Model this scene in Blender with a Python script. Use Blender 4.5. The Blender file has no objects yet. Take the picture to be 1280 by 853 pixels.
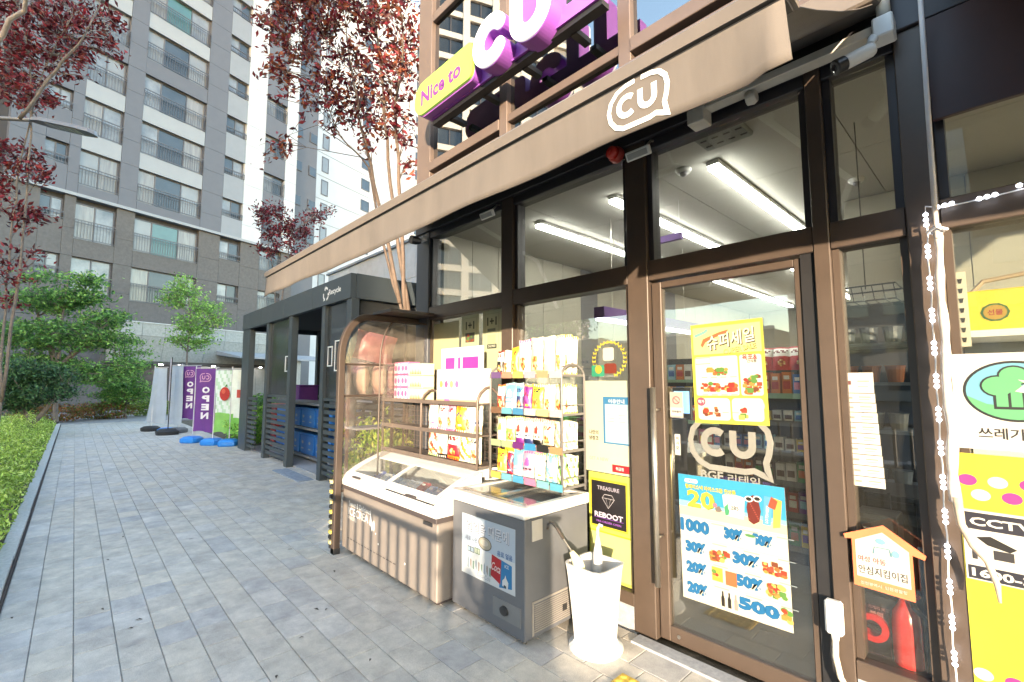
import bpy, math, random
import numpy as np
from mathutils import Vector, Matrix
R = math.radians
random.seed(7); rng = np.random.default_rng(7)
scene = bpy.context.scene
COL = scene.collection

# ------------------------------------------------------------------ camera
cam = bpy.data.objects.new('camera', bpy.data.cameras.new('camera'))
COL.objects.link(cam); scene.camera = cam
cam.location = (0.0, -2.65, 1.55)
cam.rotation_euler = (R(90 + 5.057), 0, R(46.92))
cam.data.sensor_width = 36.0; cam.data.lens = 16.37
cam.data.clip_start = 0.05; cam.data.clip_end = 1500
# ------------------------------------------------------------------ sky and sun (low evening sun, street side, from the right)
SUN = Vector((1.0, -1.0, 0.18)).normalized()
world = bpy.data.worlds.new('World'); scene.world = world; world.use_nodes = True
wn = world.node_tree.nodes; wl = world.node_tree.links
sky = wn.new('ShaderNodeTexSky'); sky.sky_type = 'NISHITA'; sky.sun_disc = False
sky.sun_elevation = math.asin(SUN.z); sky.sun_rotation = R(135)
sky.air_density = 1.0; sky.dust_density = 1.0; sky.ozone_density = 1.0
bg = wn['Background']; bg.inputs['Strength'].default_value = 0.15
wl.new(sky.outputs[0], bg.inputs['Color'])
sl = bpy.data.lights.new('sun', 'SUN'); sl.energy = 1.6; sl.angle = R(0.5); sl.color = (1.0, 0.80, 0.57)
sun = bpy.data.objects.new('sun', sl); COL.objects.link(sun)
sun.rotation_euler = (-SUN).to_track_quat('-Z', 'Y').to_euler(); sun.location = (20, -20, 12)
# ------------------------------------------------------------------ exposure
vs = scene.view_settings
vs.view_transform = 'Standard'; vs.look = 'None'; vs.gamma = 1.0; vs.use_curve_mapping = False
vs.exposure = 3.5
cy = scene.cycles
cy.use_denoising = True; cy.max_bounces = 8; cy.diffuse_bounces = 3; cy.glossy_bounces = 3
cy.transparent_max_bounces = 24; cy.sample_clamp_indirect = 6.0; cy.caustics_reflective = False; cy.caustics_refractive = False

# ------------------------------------------------------------------ helpers: colour and materials
def lin(h):
    if not isinstance(h, str): return tuple(h)
    h = h.lstrip('#'); v = [int(h[i:i+2], 16) / 255 for i in (0, 2, 4)]
    return tuple(c / 12.92 if c <= .04045 else ((c + .055) / 1.055) ** 2.4 for c in v)
MATS = {}
def M(name, col=(.5, .5, .5), rough=.6, metal=0., var=.12, scale=6., bump=0., bscale=None, spec=.5, emit=None, attr=False, coat=0., world=False, stretch=None, trans=0., gain=1.):
    if name in MATS: return MATS[name]
    m = bpy.data.materials.new(name); m.use_nodes = True; MATS[name] = m
    nt = m.node_tree; N = nt.nodes; L = nt.links; b = N['Principled BSDF']
    c = lin(col)
    b.inputs['Roughness'].default_value = rough; b.inputs['Metallic'].default_value = metal
    b.inputs['Specular IOR Level'].default_value = spec; b.inputs['Coat Weight'].default_value = coat
    b.inputs['Coat Roughness'].default_value = .15
    if world:
        g = N.new('ShaderNodeNewGeometry'); src = g.outputs['Position']
    else:
        tc = N.new('ShaderNodeTexCoord'); src = tc.outputs['Object']
    if stretch:
        mp = N.new('ShaderNodeMapping'); mp.inputs['Scale'].default_value = stretch
        L.new(src, mp.inputs['Vector']); src = mp.outputs[0]
    base = None
    if attr:
        a = N.new('ShaderNodeAttribute'); a.attribute_name = 'Col'; base = a.outputs['Color']
    n1 = N.new('ShaderNodeTexNoise'); n1.inputs['Scale'].default_value = scale; n1.inputs['Detail'].default_value = 6; n1.inputs['Roughness'].default_value = .65
    L.new(src, n1.inputs['Vector'])
    mr = N.new('ShaderNodeMapRange'); mr.inputs[1].default_value = .3; mr.inputs[2].default_value = .7
    mr.inputs[3].default_value = gain * (1 - var); mr.inputs[4].default_value = gain * (1 + var)
    L.new(n1.outputs['Fac'], mr.inputs[0])
    mx = N.new('ShaderNodeMix'); mx.data_type = 'RGBA'; mx.blend_type = 'MULTIPLY'; mx.inputs['Factor'].default_value = 1
    if base is not None: L.new(base, mx.inputs['A'])
    else: mx.inputs['A'].default_value = (*c, 1)
    L.new(mr.outputs[0], mx.inputs['B'])
    L.new(mx.outputs['Result'], b.inputs['Base Color'])
    mr2 = N.new('ShaderNodeMapRange'); mr2.inputs[3].default_value = max(.02, rough - .08); mr2.inputs[4].default_value = min(1, rough + .1)
    L.new(n1.outputs['Fac'], mr2.inputs[0]); L.new(mr2.outputs[0], b.inputs['Roughness'])
    if bump:
        n2 = N.new('ShaderNodeTexNoise'); n2.inputs['Scale'].default_value = bscale or scale * 6; n2.inputs['Detail'].default_value = 4
        L.new(src, n2.inputs['Vector'])
        bp = N.new('ShaderNodeBump'); bp.inputs['Strength'].default_value = bump; bp.inputs['Distance'].default_value = .01
        L.new(n2.outputs['Fac'], bp.inputs['Height']); L.new(bp.outputs[0], b.inputs['Normal'])
    if emit:
        b.inputs['Emission Color'].default_value = (*lin(emit[0]), 1); b.inputs['Emission Strength'].default_value = emit[1]
    if trans:
        tr = N.new('ShaderNodeBsdfTranslucent'); L.new(mx.outputs['Result'], tr.inputs['Color'])
        ms = N.new('ShaderNodeMixShader'); ms.inputs[0].default_value = trans
        L.new(b.outputs[0], ms.inputs[1]); L.new(tr.outputs[0], ms.inputs[2]); L.new(ms.outputs[0], N['Material Output'].inputs['Surface'])
    return m
def glass(name, tint=(.93, .95, .94), base=.06, rough=0.0, grime=.0, film=None):
    """clear pane: lets light straight through, mirrors by the viewing angle"""
    m = bpy.data.materials.new(name); m.use_nodes = True; MATS[name] = m
    nt = m.node_tree; N = nt.nodes; L = nt.links; N.remove(N['Principled BSDF'])
    t = N.new('ShaderNodeBsdfTransparent'); t.inputs[0].default_value = (*tint, 1)
    g = N.new('ShaderNodeBsdfGlossy'); g.inputs['Roughness'].default_value = rough
    lw = N.new('ShaderNodeLayerWeight'); lw.inputs[0].default_value = .5
    p = N.new('ShaderNodeMath'); p.operation = 'POWER'; p.inputs[1].default_value = 4.5; L.new(lw.outputs['Facing'], p.inputs[0])
    mr = N.new('ShaderNodeMapRange'); mr.inputs[3].default_value = base; mr.inputs[4].default_value = .95; L.new(p.outputs[0], mr.inputs[0])
    ms = N.new('ShaderNodeMixShader'); L.new(mr.outputs[0], ms.inputs[0]); L.new(t.outputs[0], ms.inputs[1]); L.new(g.outputs[0], ms.inputs[2])
    out = ms
    if grime:
        d = N.new('ShaderNodeBsdfDiffuse'); d.inputs[0].default_value = (*(film or (.6, .6, .58)), 1)
        tc = N.new('ShaderNodeTexCoord'); nz = N.new('ShaderNodeTexNoise'); nz.inputs['Scale'].default_value = 3; nz.inputs['Detail'].default_value = 8
        L.new(tc.outputs['Object'], nz.inputs['Vector'])
        m2 = N.new('ShaderNodeMapRange'); m2.inputs[1].default_value = .35; m2.inputs[2].default_value = .8; m2.inputs[3].default_value = grime * .5; m2.inputs[4].default_value = grime * 1.6
        L.new(nz.outputs['Fac'], m2.inputs[0])
        ms2 = N.new('ShaderNodeMixShader'); L.new(m2.outputs[0], ms2.inputs[0]); L.new(ms.outputs[0], ms2.inputs[1]); L.new(d.outputs[0], ms2.inputs[2]); out = ms2
    L.new(out.outputs[0], N['Material Output'].inputs['Surface'])
    return m
# ------------------------------------------------------------------ helpers: text outlines as mesh data
_TXT = {}
_KEEP = bpy.data.curves.new('keep', 'FONT'); _KEEP.body = '가'
_VF = _KEEP.font
def text_geo(s, bold=0.0, shear=0.0):
    k = (s, bold, shear)
    if k in _TXT: return _TXT[k]
    c = bpy.data.curves.new('txt', 'FONT'); c.body = s; c.size = 1; c.resolution_u = 2; c.offset = bold; c.shear = shear
    c.align_x = 'CENTER'; c.align_y = 'CENTER'; c.fill_mode = 'FRONT'
    o = bpy.data.objects.new('txt', c)
    me = bpy.data.meshes.new_from_object(o)
    v = np.array([tuple(x.co)[:2] for x in me.vertices]) if len(me.vertices) else np.zeros((0, 2))
    f = [tuple(p.vertices) if p.normal.z >= 0 else tuple(reversed(p.vertices)) for p in me.polygons]
    bpy.data.objects.remove(o); bpy.data.curves.remove(c); bpy.data.meshes.remove(me)
    if len(v): v = v - (v.max(0) + v.min(0)) / 2
    _TXT[k] = (v, f); return _TXT[k]
# ------------------------------------------------------------------ helpers: mesh building
W = {}   # world origin of every un-rotated parent
class MB:
    def __init__(s): s.v = []; s.f = []; s.c = []; s.m = []; s.cur = (1, 1, 1); s.mi = 0
    def add(s, vs, fs, col=None):
        o = len(s.v); s.v.extend([tuple(map(float, p)) for p in vs]); col = lin(col) if col is not None else s.cur
        for f in fs: s.f.append(tuple(i + o for i in f)); s.c.append(col); s.m.append(s.mi)
        return s
    def box(s, x0, x1, y0, y1, z0, z1, col=None):
        return s.add([(x0,y0,z0),(x1,y0,z0),(x1,y1,z0),(x0,y1,z0),(x0,y0,z1),(x1,y0,z1),(x1,y1,z1),(x0,y1,z1)],
                     [(0,3,2,1),(4,5,6,7),(0,1,5,4),(1,2,6,5),(2,3,7,6),(3,0,4,7)], col)
    def obox(s, c, size, mat=None, col=None):
        a, b, d = [x / 2 for x in size]; mat = mat or Matrix.Identity(3)
        P = [Vector(c) + mat @ Vector(p) for p in [(-a,-b,-d),(a,-b,-d),(a,b,-d),(-a,b,-d),(-a,-b,d),(a,-b,d),(a,b,d),(-a,b,d)]]
        return s.add(P, [(0,3,2,1),(4,5,6,7),(0,1,5,4),(1,2,6,5),(2,3,7,6),(3,0,4,7)], col)
    def prism(s, poly, axis, a, b, col=None):
        """poly in the two other axes (order x,y,z), extruded along axis from a to b"""
        def P(p, t):
            q = list(p); q.insert('xyz'.index(axis), t); return q
        n = len(poly); vs = [P(p, a) for p in poly] + [P(p, b) for p in poly]
        fs = [tuple(range(n)), tuple(range(2*n-1, n-1, -1))] + [(i, i+n, (i+1) % n + n, (i+1) % n) for i in range(n)]
        return s.add(vs, fs, col)
    def tube(s, pts, r, seg=6, col=None, cap=True):
        pts = [Vector(p) for p in pts]; n = len(pts); rr = r if isinstance(r, (list, tuple)) else [r] * n
        vs = []; up = Vector((.13, .21, .97))
        for i, p in enumerate(pts):
            d = (pts[min(i+1, n-1)] - pts[max(i-1, 0)]).normalized()
            if abs(d.dot(up)) > .96: up = Vector((.9, .3, .1))
            a = d.cross(up).normalized(); b = d.cross(a)
            for k in range(seg):
                t = 2 * math.pi * k / seg; vs.append(p + (a * math.cos(t) + b * math.sin(t)) * rr[i])
        fs = [(i*seg+k, i*seg+(k+1) % seg, (i+1)*seg+(k+1) % seg, (i+1)*seg+k) for i in range(n-1) for k in range(seg)]
        if cap: fs += [tuple(reversed(range(seg))), tuple(range((n-1)*seg, n*seg))]
        return s.add(vs, fs, col)
    def lathe(s, c, prof, seg=20, col=None, sx=1., sy=1., axis='z'):
        vs = []; c = Vector(c)
        for (r, z) in prof:
            for k in range(seg):
                t = 2 * math.pi * k / seg; p = (r*math.cos(t)*sx, r*math.sin(t)*sy, z)
                if axis == 'y': p = (p[0], -p[2], p[1])
                if axis == 'x': p = (p[2], p[0], p[1])
                vs.append(c + Vector(p))
        n = len(prof)
        fs = [(i*seg+k, i*seg+(k+1) % seg, (i+1)*seg+(k+1) % seg, (i+1)*seg+k) for i in range(n-1) for k in range(seg)]
        fs += [tuple(reversed(range(seg))), tuple(range((n-1)*seg, n*seg))]
        return s.add(vs, fs, col)
    def quad(s, a, b, c, d, col=None): return s.add([a, b, c, d], [(0, 1, 2, 3)], col)
    def build(s, name, mat, parent=None, local=False, bevel=0., smooth=False, seg=1, color=True):
        off = Vector((0, 0, 0))
        if parent is not None and not local: off = W.get(parent.name, off)
        me = bpy.data.meshes.new(name)
        v = np.array(s.v, dtype=float).reshape(-1, 3) - np.array(off)
        me.from_pydata(v.tolist(), [], s.f)
        if color and len(s.f):
            ca = me.color_attributes.new('Col', 'FLOAT_COLOR', 'CORNER')
            cnt = [len(f) for f in s.f]
            arr = np.ones((sum(cnt), 4), dtype=np.float32); arr[:, :3] = np.repeat(np.array([c[:3] for c in s.c], dtype=np.float32), cnt, axis=0)
            ca.data.foreach_set('color', arr.ravel())
        if isinstance(mat, (list, tuple)):
            for m in mat: me.materials.append(m)
            me.polygons.foreach_set('material_index', s.m)
        else: me.materials.append(mat)
        if smooth: me.polygons.foreach_set('use_smooth', [True] * len(me.polygons))
        me.update()
        o = bpy.data.objects.new(name, me); COL.objects.link(o)
        if parent is not None: o.parent = parent; W[o.name] = W.get(parent.name, Vector((0, 0, 0))) if not local else Vector((0, 0, 0))
        else: W[o.name] = Vector((0, 0, 0))
        if bevel:
            b = o.modifiers.new('bevel', 'BEVEL'); b.width = bevel; b.segments = seg; b.limit_method = 'ANGLE'; b.angle_limit = R(40); b.harden_normals = False
        return o
def boxo(name, mat, parent, x0, x1, y0, y1, z0, z1, bevel=.004, local=False):
    return MB().box(x0, x1, y0, y1, z0, z1).build(name, mat, parent, local, bevel)
def tag(o, label=None, cat=None, group=None, kind=None):
    if label: o['label'] = label
    if cat: o['category'] = cat
    if group: o['group'] = group
    if kind: o['kind'] = kind
    return o
def E(name, loc, label, cat, group=None, rz=0.):
    o = bpy.data.objects.new(name, None); COL.objects.link(o); o.location = loc; o.rotation_euler = (0, 0, rz)
    o.empty_display_size = .1; W[o.name] = Vector(loc) if not rz else Vector((0, 0, 0))
    return tag(o, label, cat, group)
def copy_tree(o, parent=None):
    c = o.copy(); COL.objects.link(c)
    if parent is not None: c.parent = parent
    for ch in list(o.children): copy_tree(ch, c)
    return c
PRINT = M('printed_paper', (1, 1, 1), .55, attr=True, var=.03, scale=12, gain=.43)
class Print:
    """flat print laid on a sheet: u to the right, v up, layers a hair proud of each other"""
    def __init__(s, step=.0006): s.mb = MB(); s.n = 0; s.step = step; s.lay = 0.
    def _w(s, pts, z): return [(p[0], -z, p[1]) for p in pts]
    def layer(s, k): s.lay = k; return s
    def _z(s): s.n += 1; return s.step * (1 + s.lay) + s.n * 2e-6
    def poly(s, col, pts): s.mb.add(s._w(pts, s._z()), [tuple(range(len(pts)))], col); return s
    def rect(s, col, u0, u1, v0, v1): return s.poly(col, [(u0, v0), (u1, v0), (u1, v1), (u0, v1)])
    def ell(s, col, u, v, a, b=None, n=20, rot=0.):
        b = a if b is None else b
        return s.poly(col, [(u + a*math.cos(t)*math.cos(rot) - b*math.sin(t)*math.sin(rot), v + a*math.cos(t)*math.sin(rot) + b*math.sin(t)*math.cos(rot)) for t in [2*math.pi*k/n for k in range(n)]])
    def rr(s, col, u0, u1, v0, v1, r):
        pts = []
        for cx, cy, a0 in ((u1-r, v1-r, 0), (u0+r, v1-r, 90), (u0+r, v0+r, 180), (u1-r, v0+r, 270)):
            for k in range(5): t = R(a0 + k*22.5); pts.append((cx + r*math.cos(t), cy + r*math.sin(t)))
        return s.poly(col, pts)
    def stroke(s, col, pts, w, closed=False):
        """a line of width w through pts"""
        P = [Vector(p) for p in pts]; n = len(P); Lf = []; Rt = []
        for i in range(n):
            a = P[(i-1) % n] if closed or i > 0 else P[i]; b = P[(i+1) % n] if closed or i < n-1 else P[i]
            d = (b - a).normalized(); nrm = Vector((-d.y, d.x)) * w / 2
            Lf.append(P[i] + nrm); Rt.append(P[i] - nrm)
        z = s._z(); vs = s._w(Lf, z) + s._w(Rt, z)
        s.mb.add(vs, [(i, i+n, (i+1) % n + n, (i+1) % n) for i in range(n if closed else n-1)], col); return s
    def text(s, col, t, u, v, h, w=None, bold=.02, shear=0., rot=0., mirror=False):
        g, f = text_geo(t, bold, shear)
        if not len(g): return s
        ext = g.max(0) - g.min(0); k = h / max(ext[1], 1e-6); kx = (w / ext[0]) if w else k
        q = g * np.array([kx * (-1 if mirror else 1), k])
        c, sn = math.cos(rot), math.sin(rot); q = np.stack([q[:, 0]*c - q[:, 1]*sn + u, q[:, 0]*sn + q[:, 1]*c + v], 1)
        z = s._z(); s.mb.add([(p[0], -z, p[1]) for p in q], [tuple(reversed(x)) for x in f] if mirror else f, col); return s
    def build(s, name, parent=None, mat=None, loc=None, local=True):
        o = s.mb.build(name, mat or PRINT, parent, local=local)
        if loc: o.location = loc
        return o
def sheet(name, w, h, loc, label, cat, col='#ffffff', rz=0., group=None, thick=.002, mat=None):
    """a poster lying in the local XZ plane with its face to local -Y; origin bottom centre"""
    e = E(name, loc, label, cat, group, rz)
    MB().box(-w/2, w/2, 0, thick, 0, h, col).build('paper', mat or PRINT, e, local=True)
    return e
# ================================================================== SETTING: ground and paving
soil = M('soil', (.09, .075, .055), .95, var=.35, scale=9, bump=.6)
joint = M('joint_sand', (.34, .325, .30), .95, var=.25, scale=30, world=True)
def paver_material():
    m = M('paver_stone', (1, 1, 1), .78, attr=True, var=.16, scale=7, bump=.18, bscale=160, world=True)
    nt = m.node_tree; N = nt.nodes; L = nt.links; b = N['Principled BSDF']
    g = [n for n in N if n.type == 'NEW_GEOMETRY'][0]
    w = N.new('ShaderNodeTexNoise'); w.inputs['Scale'].default_value = 5.5; w.inputs['Detail'].default_value = 9; w.inputs['Roughness'].default_value = .72
    L.new(g.outputs['Position'], w.inputs['Vector'])
    cr = N.new('ShaderNodeValToRGB'); e = cr.color_ramp.elements
    e[0].position = .38; e[0].color = (.84, .84, .86, 1); e[1].position = .64; e[1].color = (1.14, 1.135, 1.12, 1)
    L.new(w.outputs['Fac'], cr.inputs[0])
    sp = N.new('ShaderNodeTexNoise'); sp.inputs['Scale'].default_value = 260; sp.inputs['Detail'].default_value = 2
    L.new(g.outputs['Position'], sp.inputs['Vector'])
    sr = N.new('ShaderNodeMapRange'); sr.inputs[1].default_value = .3; sr.inputs[2].default_value = .7; sr.inputs[3].default_value = .82; sr.inputs[4].default_value = 1.18
    L.new(sp.outputs['Fac'], sr.inputs[0])
    vo = N.new('ShaderNodeTexVoronoi'); vo.inputs['Scale'].default_value = 2.2; L.new(g.outputs['Position'], vo.inputs['Vector'])
    vr = N.new('ShaderNodeMapRange'); vr.inputs[1].default_value = .035; vr.inputs[2].default_value = .06; vr.inputs[3].default_value = .62; vr.inputs[4].default_value = 1.0
    L.new(vo.outputs['Distance'], vr.inputs[0])
    m0 = N.new('ShaderNodeMix'); m0.data_type = 'RGBA'; m0.blend_type = 'MULTIPLY'; m0.inputs['Factor'].default_value = 1
    L.new(b.inputs['Base Color'].links[0].from_socket, m0.inputs['A']); L.new(vr.outputs[0], m0.inputs['B']); L.new(m0.outputs['Result'], b.inputs['Base Color'])
    old = b.inputs['Base Color'].links[0].from_socket
    m1 = N.new('ShaderNodeMix'); m1.data_type = 'RGBA'; m1.blend_type = 'MULTIPLY'; m1.inputs['Factor'].default_value = 1
    L.new(old, m1.inputs['A']); L.new(cr.outputs[0], m1.inputs['B'])
    m2 = N.new('ShaderNodeMix'); m2.data_type = 'RGBA'; m2.blend_type = 'MULTIPLY'; m2.inputs['Factor'].default_value = 1
    L.new(m1.outputs['Result'], m2.inputs['A']); L.new(sr.outputs[0], m2.inputs['B'])
    L.new(m2.outputs['Result'], b.inputs['Base Color'])
    return m
PAVER = paver_material()
GRANITE = M('grey_granite', (.30, .31, .33), .7, var=.2, scale=40, bump=.1, world=True)
ground = MB().box(-160, 120, -140, 120, -.5, -.06).build('ground', soil); tag(ground, kind='structure')
pavement = MB().box(-23.9, 4, -2.925, -.02, -.055, -.009).box(-23.9, -4.45, -.0195, .44, -.055, -.009).build('pavement', joint); tag(pavement, kind='structure')
plaza = MB().box(-34, -23.91, -12, 6, -.055, -.002).build('plaza', M('plaza_stone', (.27, .27, .285), .8, var=.2, scale=3, world=True)); tag(plaza, kind='structure')
# pavers in rows along the shop front
PITCH = .1875; LEN = .275
def proj(p):
    v = cam.matrix_world.inverted() @ Vector(p); return (v.x / -v.z, v.y / -v.z, -v.z)
bpy.context.view_layer.update()
_ci = cam.matrix_world.inverted()
def area(x0, x1, y0, y1):
    P = []
    for x, y in ((x0, y0), (x1, y0), (x1, y1), (x0, y1)):
        v = _ci @ Vector((x, y, 0))
        if -v.z < .3: return 0
        P.append((v.x / -v.z, v.y / -v.z))
    cx = sum(p[0] for p in P) / 4; cyy = sum(p[1] for p in P) / 4
    if abs(cx) > 1.16 or abs(cyy) > .79: return 0
    return abs(sum(P[i][0]*P[(i+1) % 4][1] - P[(i+1) % 4][0]*P[i][1] for i in range(4))) / 2
cells = []
for k in range(-5, 13):
    ya, yb = -2.0 + PITCH*k, -2.0 + PITCH*(k+1)
    off = (k * .5 + (.13 if k % 3 == 0 else 0)) * LEN
    x = -24 + (off % LEN)
    ya = max(ya, -2.92); yb = min(yb, .43)
    while x < 3.6:
        x1 = x + LEN
        if x1 > -4.5 and yb > -.02:
            if ya < -.1 and x > -4.5: cells.append((x, x1, ya, -.02))
        elif yb - ya > .03: cells.append((x, x1, ya, yb))
        x = x1
def shade():
    b = .405 * random.choice((.93, .96, .98, 1.0, 1.02, 1.04, 1.08)); w = random.uniform(-.03, .05)
    return (b * (1.05 + w), b * (1 + w * .3), b * (.93 - w))
def hidden(x0, x1, y0, y1): return (-4.3 < x0 and x1 < -2.0 and y0 > -.7)
order = sorted(range(len(cells)), key=lambda i: -(0 if hidden(*cells[i]) else area(*cells[i])))
near = set(order[:290])
rest = MB(); shared = {}
G = .0024
for i, (x0, x1, y0, y1) in enumerate(cells):
    if i in near:
        key = (round(y1 - y0, 3), random.randrange(9))
        if key not in shared:
            a, b = (x1-x0)/2 - G, (y1-y0)/2 - G; c = .002
            mb = MB(); mb.cur = shade()
            mb.add([(-a,-b,-.03),(a,-b,-.03),(a,b,-.03),(-a,b,-.03),(-a,-b,-c),(a,-b,-c),(a,b,-c),(-a,b,-c),(-a+c,-b+c,0),(a-c,-b+c,0),(a-c,b-c,0),(-a+c,b-c,0)],
                   [(0,1,5,4),(1,2,6,5),(2,3,7,6),(3,0,4,7),(4,5,9,8),(5,6,10,9),(6,7,11,10),(7,4,8,11),(8,9,10,11)])
            o = mb.build('paver', PAVER, pavement, local=True); shared[key] = o.data
        else:
            o = bpy.data.objects.new('paver', shared[key]); COL.objects.link(o); o.parent = pavement
        o.location = ((x0+x1)/2, (y0+y1)/2, random.uniform(-.0008, .0012)); o.rotation_euler = (random.uniform(-.003, .003), random.uniform(-.003, .003), random.uniform(-.003, .003))
    else:
        z = random.uniform(-.0008, .0012); rest.cur = shade(); rest.box(x0+G, x1-G, y0+G, y1-G, -.02, z)
tag(rest.build('paving', PAVER, pavement), kind='stuff')
# yellow tactile paving tile near the door
tt = E('tactile_tile', (-1.37, -.57, 0), 'yellow tactile paving tile with raised bumps in front of the glass door', 'paving tile')
TACT = M('tactile_yellow', (.55, .36, .05), .7, var=.2, scale=20, bump=.2)
mb = MB().box(-1.52, -1.22, -.72, -.42, -.01, .006); mb.build('tile_body', TACT, tt, bevel=.002)
mb = MB()
for i in range(6):
    for j in range(6): mb.lathe((-1.495 + .05*i, -.695 + .05*j, .006), [(.017, 0), (.013, .004), (.004, .005)], 8)
mb.build('bump', TACT, tt)
# door threshold slab
thr = MB().box(-1.66, -.5, -.13, -.025, -.05, .012).build('threshold_slab', GRANITE, None, bevel=.004); tag(thr, kind='structure')
# drain / steel edging and granite kerb by the planting bed
edge = MB().box(-24, 4, -2.945, -2.927, -.05, .006).build('steel_edging', M('rusty_steel', (.06, .045, .04), .8, var=.4, scale=12)); tag(edge, kind='structure')
kerb = E('kerb', (-14, -3.0, 0), None, None); kerb['kind'] = 'structure'
kst = {}
x = -24.0; i = 0
while x < 3:
    key = i % 4
    if key not in kst:
        mb = MB(); mb.box(0, .992, -.055, .055, -.1, .035)
        o = mb.build('kerb_stone', M('kerb_granite', (.47, .465, .455), .75, var=.22, scale=30, bump=.1, world=True), kerb, local=True, bevel=.006); kst[key] = o
    else:
        o = kst[key].copy(); COL.objects.link(o)
    o.location = (x + 14, random.uniform(-.003, .003), random.uniform(-.003, .003)); x += .995; i += 1
# fallen leaves and grit on the paving
LEAFM = M('dry_leaf', (.05, .04, .035), .8, attr=False, var=.3, scale=30)
spots = [(-4.0, -2.25), (-3.9, -2.3), (-4.35, -2.42), (-5.5, -2.35), (-2.75, -1.78), (-3.05, -1.55), (-2.55, -1.35), (-4.6, -2.86), (-6.2, -2.2), (-3.35, -1.35), (-3.3, -1.3), (-5.1, -1.2), (-3.9, -1.0), (-4.9, -1.1)]
for i, (x, y) in enumerate(spots):
    a = random.uniform(0, 6); s = random.uniform(.012, .022)
    mb = MB(); c, d = math.cos(a) * s, math.sin(a) * s
    mb.add([(x-c, y-d, .003), (x+d*.45, y-c*.45, .009), (x+c*1.1, y+d*1.1, .004), (x-d*.45, y+c*.45, .011), (x-c, y-d, .002), (x+d*.45, y-c*.45, .0075), (x+c*1.1, y+d*1.1, .0025), (x-d*.45, y+c*.45, .0095)], [(0,1,3),(1,2,3),(4,7,5),(5,7,6)])
    tag(mb.build('fallen_leaf', LEAFM), 'small dark dry leaf lying on the grey paving', 'leaf', 'dry leaves scattered on the paving')

# ================================================================== SETTING: apartment block on the left
CLAD_GREY = M('clad_grey', (.102, .108, .130), .5, var=.06, scale=2, world=True)
CLAD_WHITE = M('clad_white', (.265, .285, .31), .5, var=.04, scale=2, world=True)
CLAD_BRIGHT = M('clad_bright', (.44, .46, .49), .5, var=.04, scale=2, world=True)
CLAD_SILVER = M('clad_silver', (.205, .225, .255), .5, var=.05, scale=2, world=True)
STONE = M('brown_stone', (.096, .092, .093), .7, var=.2, scale=6, bump=.1, world=True)
STONE_PALE = M('pale_stone', (.32, .33, .31), .7, var=.18, scale=9, world=True)
DARKB = M('dark_backing', (.05, .05, .055), .8)
WFRAME = M('window_frame_dark', (.10, .10, .115), .45)
RAIL = M('railing_grey', (.09, .09, .10), .45, metal=.3)
P_DARK = M('pane_dark', (.035, .045, .055), .06, spec=.9, var=.3, scale=.7, world=True)
P_PALE = M('pane_blind', (.19, .195, .195), .12, spec=.9, var=.12, scale=.8, world=True, coat=.4)
P_TEAL = M('pane_teal', (.05, .125, .12), .12, spec=.9, var=.2, scale=.8, world=True, coat=.4)
P_WARM = M('pane_curtain', (.19, .18, .165), .12, spec=.9, var=.3, scale=1.6, world=True, coat=.4, stretch=(4, 4, .4))
P_MIX = M('pane_mixed', (.17, .18, .19), .08, spec=.9, var=.55, scale=.6, world=True, coat=.5)
APT = E('apartment_block', (-34.66, 1.44, 0), 'tall grey and white apartment block with stone base and railed windows behind the trees', 'building', rz=R(109))
def ap(name, mat, s0, s1, d0, d1, z0, z1, bevel=0.): return MB().box(s0, s1, d0, d1, z0, z1).build(name, mat, APT, local=True, bevel=bevel)
NST = 10; ZB = lambda k: 6.15 + 2.93*k; ZT = lambda k: 8.13 + 2.93*k
ap('wall', DARKB, -7.55, 8.05, .32, 13, 0, 38)
_wt = {}
def win(kind, s0, s1, z0, z1, style):
    w, h = s1 - s0, z1 - z0; key = (kind, round(w, 2), round(h, 2), style)
    if key not in _wt:
        f = MB(); t = .055
        f.box(0, w, .21, .29, 0, t).box(0, w, .21, .29, h-t, h).box(0, t, .211, .289, t, h-t).box(w-t, w, .211, .289, t, h-t)
        n = {'wide': 3, 'two': 2, 'small': 2}[kind]
        cuts = {'wide': [0, .27, .68, 1], 'two': [0, .5, 1], 'small': [0, .5, 1]}[kind]
        for c in cuts[1:-1]: f.box(w*c-.03, w*c+.03, .213, .287, t, h-t)
        fo = f.build('window', WFRAME, APT, local=True)
        for i in range(n):
            m = {'p': P_PALE, 'd': P_DARK, 't': P_TEAL, 'm': P_MIX, 'w': P_WARM}[style[i]]
            MB().box(w*cuts[i]+.028, w*cuts[i+1]-.028, .245, .26, t-.004, h-t+.004).build('pane', m, fo, local=True)
        r = MB(); rh = 1.0 if kind != 'small' else .38
        r.box(0, w, -.03, .0, rh, rh+.05).box(0, w, -.03, .0, .04, .08).box(0, w, -.028, -.002, rh*.86, rh*.86+.025)
        nb = int(w / .13)
        for i in range(nb + 1): r.box(w*i/nb - .009, w*i/nb + .009, -.024, -.006, .08, rh)
        ro = r.build('railing', RAIL, fo, local=True)
        _wt[key] = fo; o = fo
    else: o = copy_tree(_wt[key], APT)
    o.location = (s0, 0, z0); return o
SEG = [(-7.55, -6.25, 'pier'), (-6.25, -5.33, 'small'), (-5.33, -4.86, 'pier'), (-4.86, -3.10, 'two'), (-3.10, -2.23, 'pier'), (-2.23, 1.25, 'wide'), (1.25, 2.57, 'pier'), (2.57, 3.97, 'smallr'), (3.97, 5.38, 'wpier'), (5.38, 7.08, 'wwin'), (7.08, 8.05, 'wpier')]
g = .012
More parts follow.
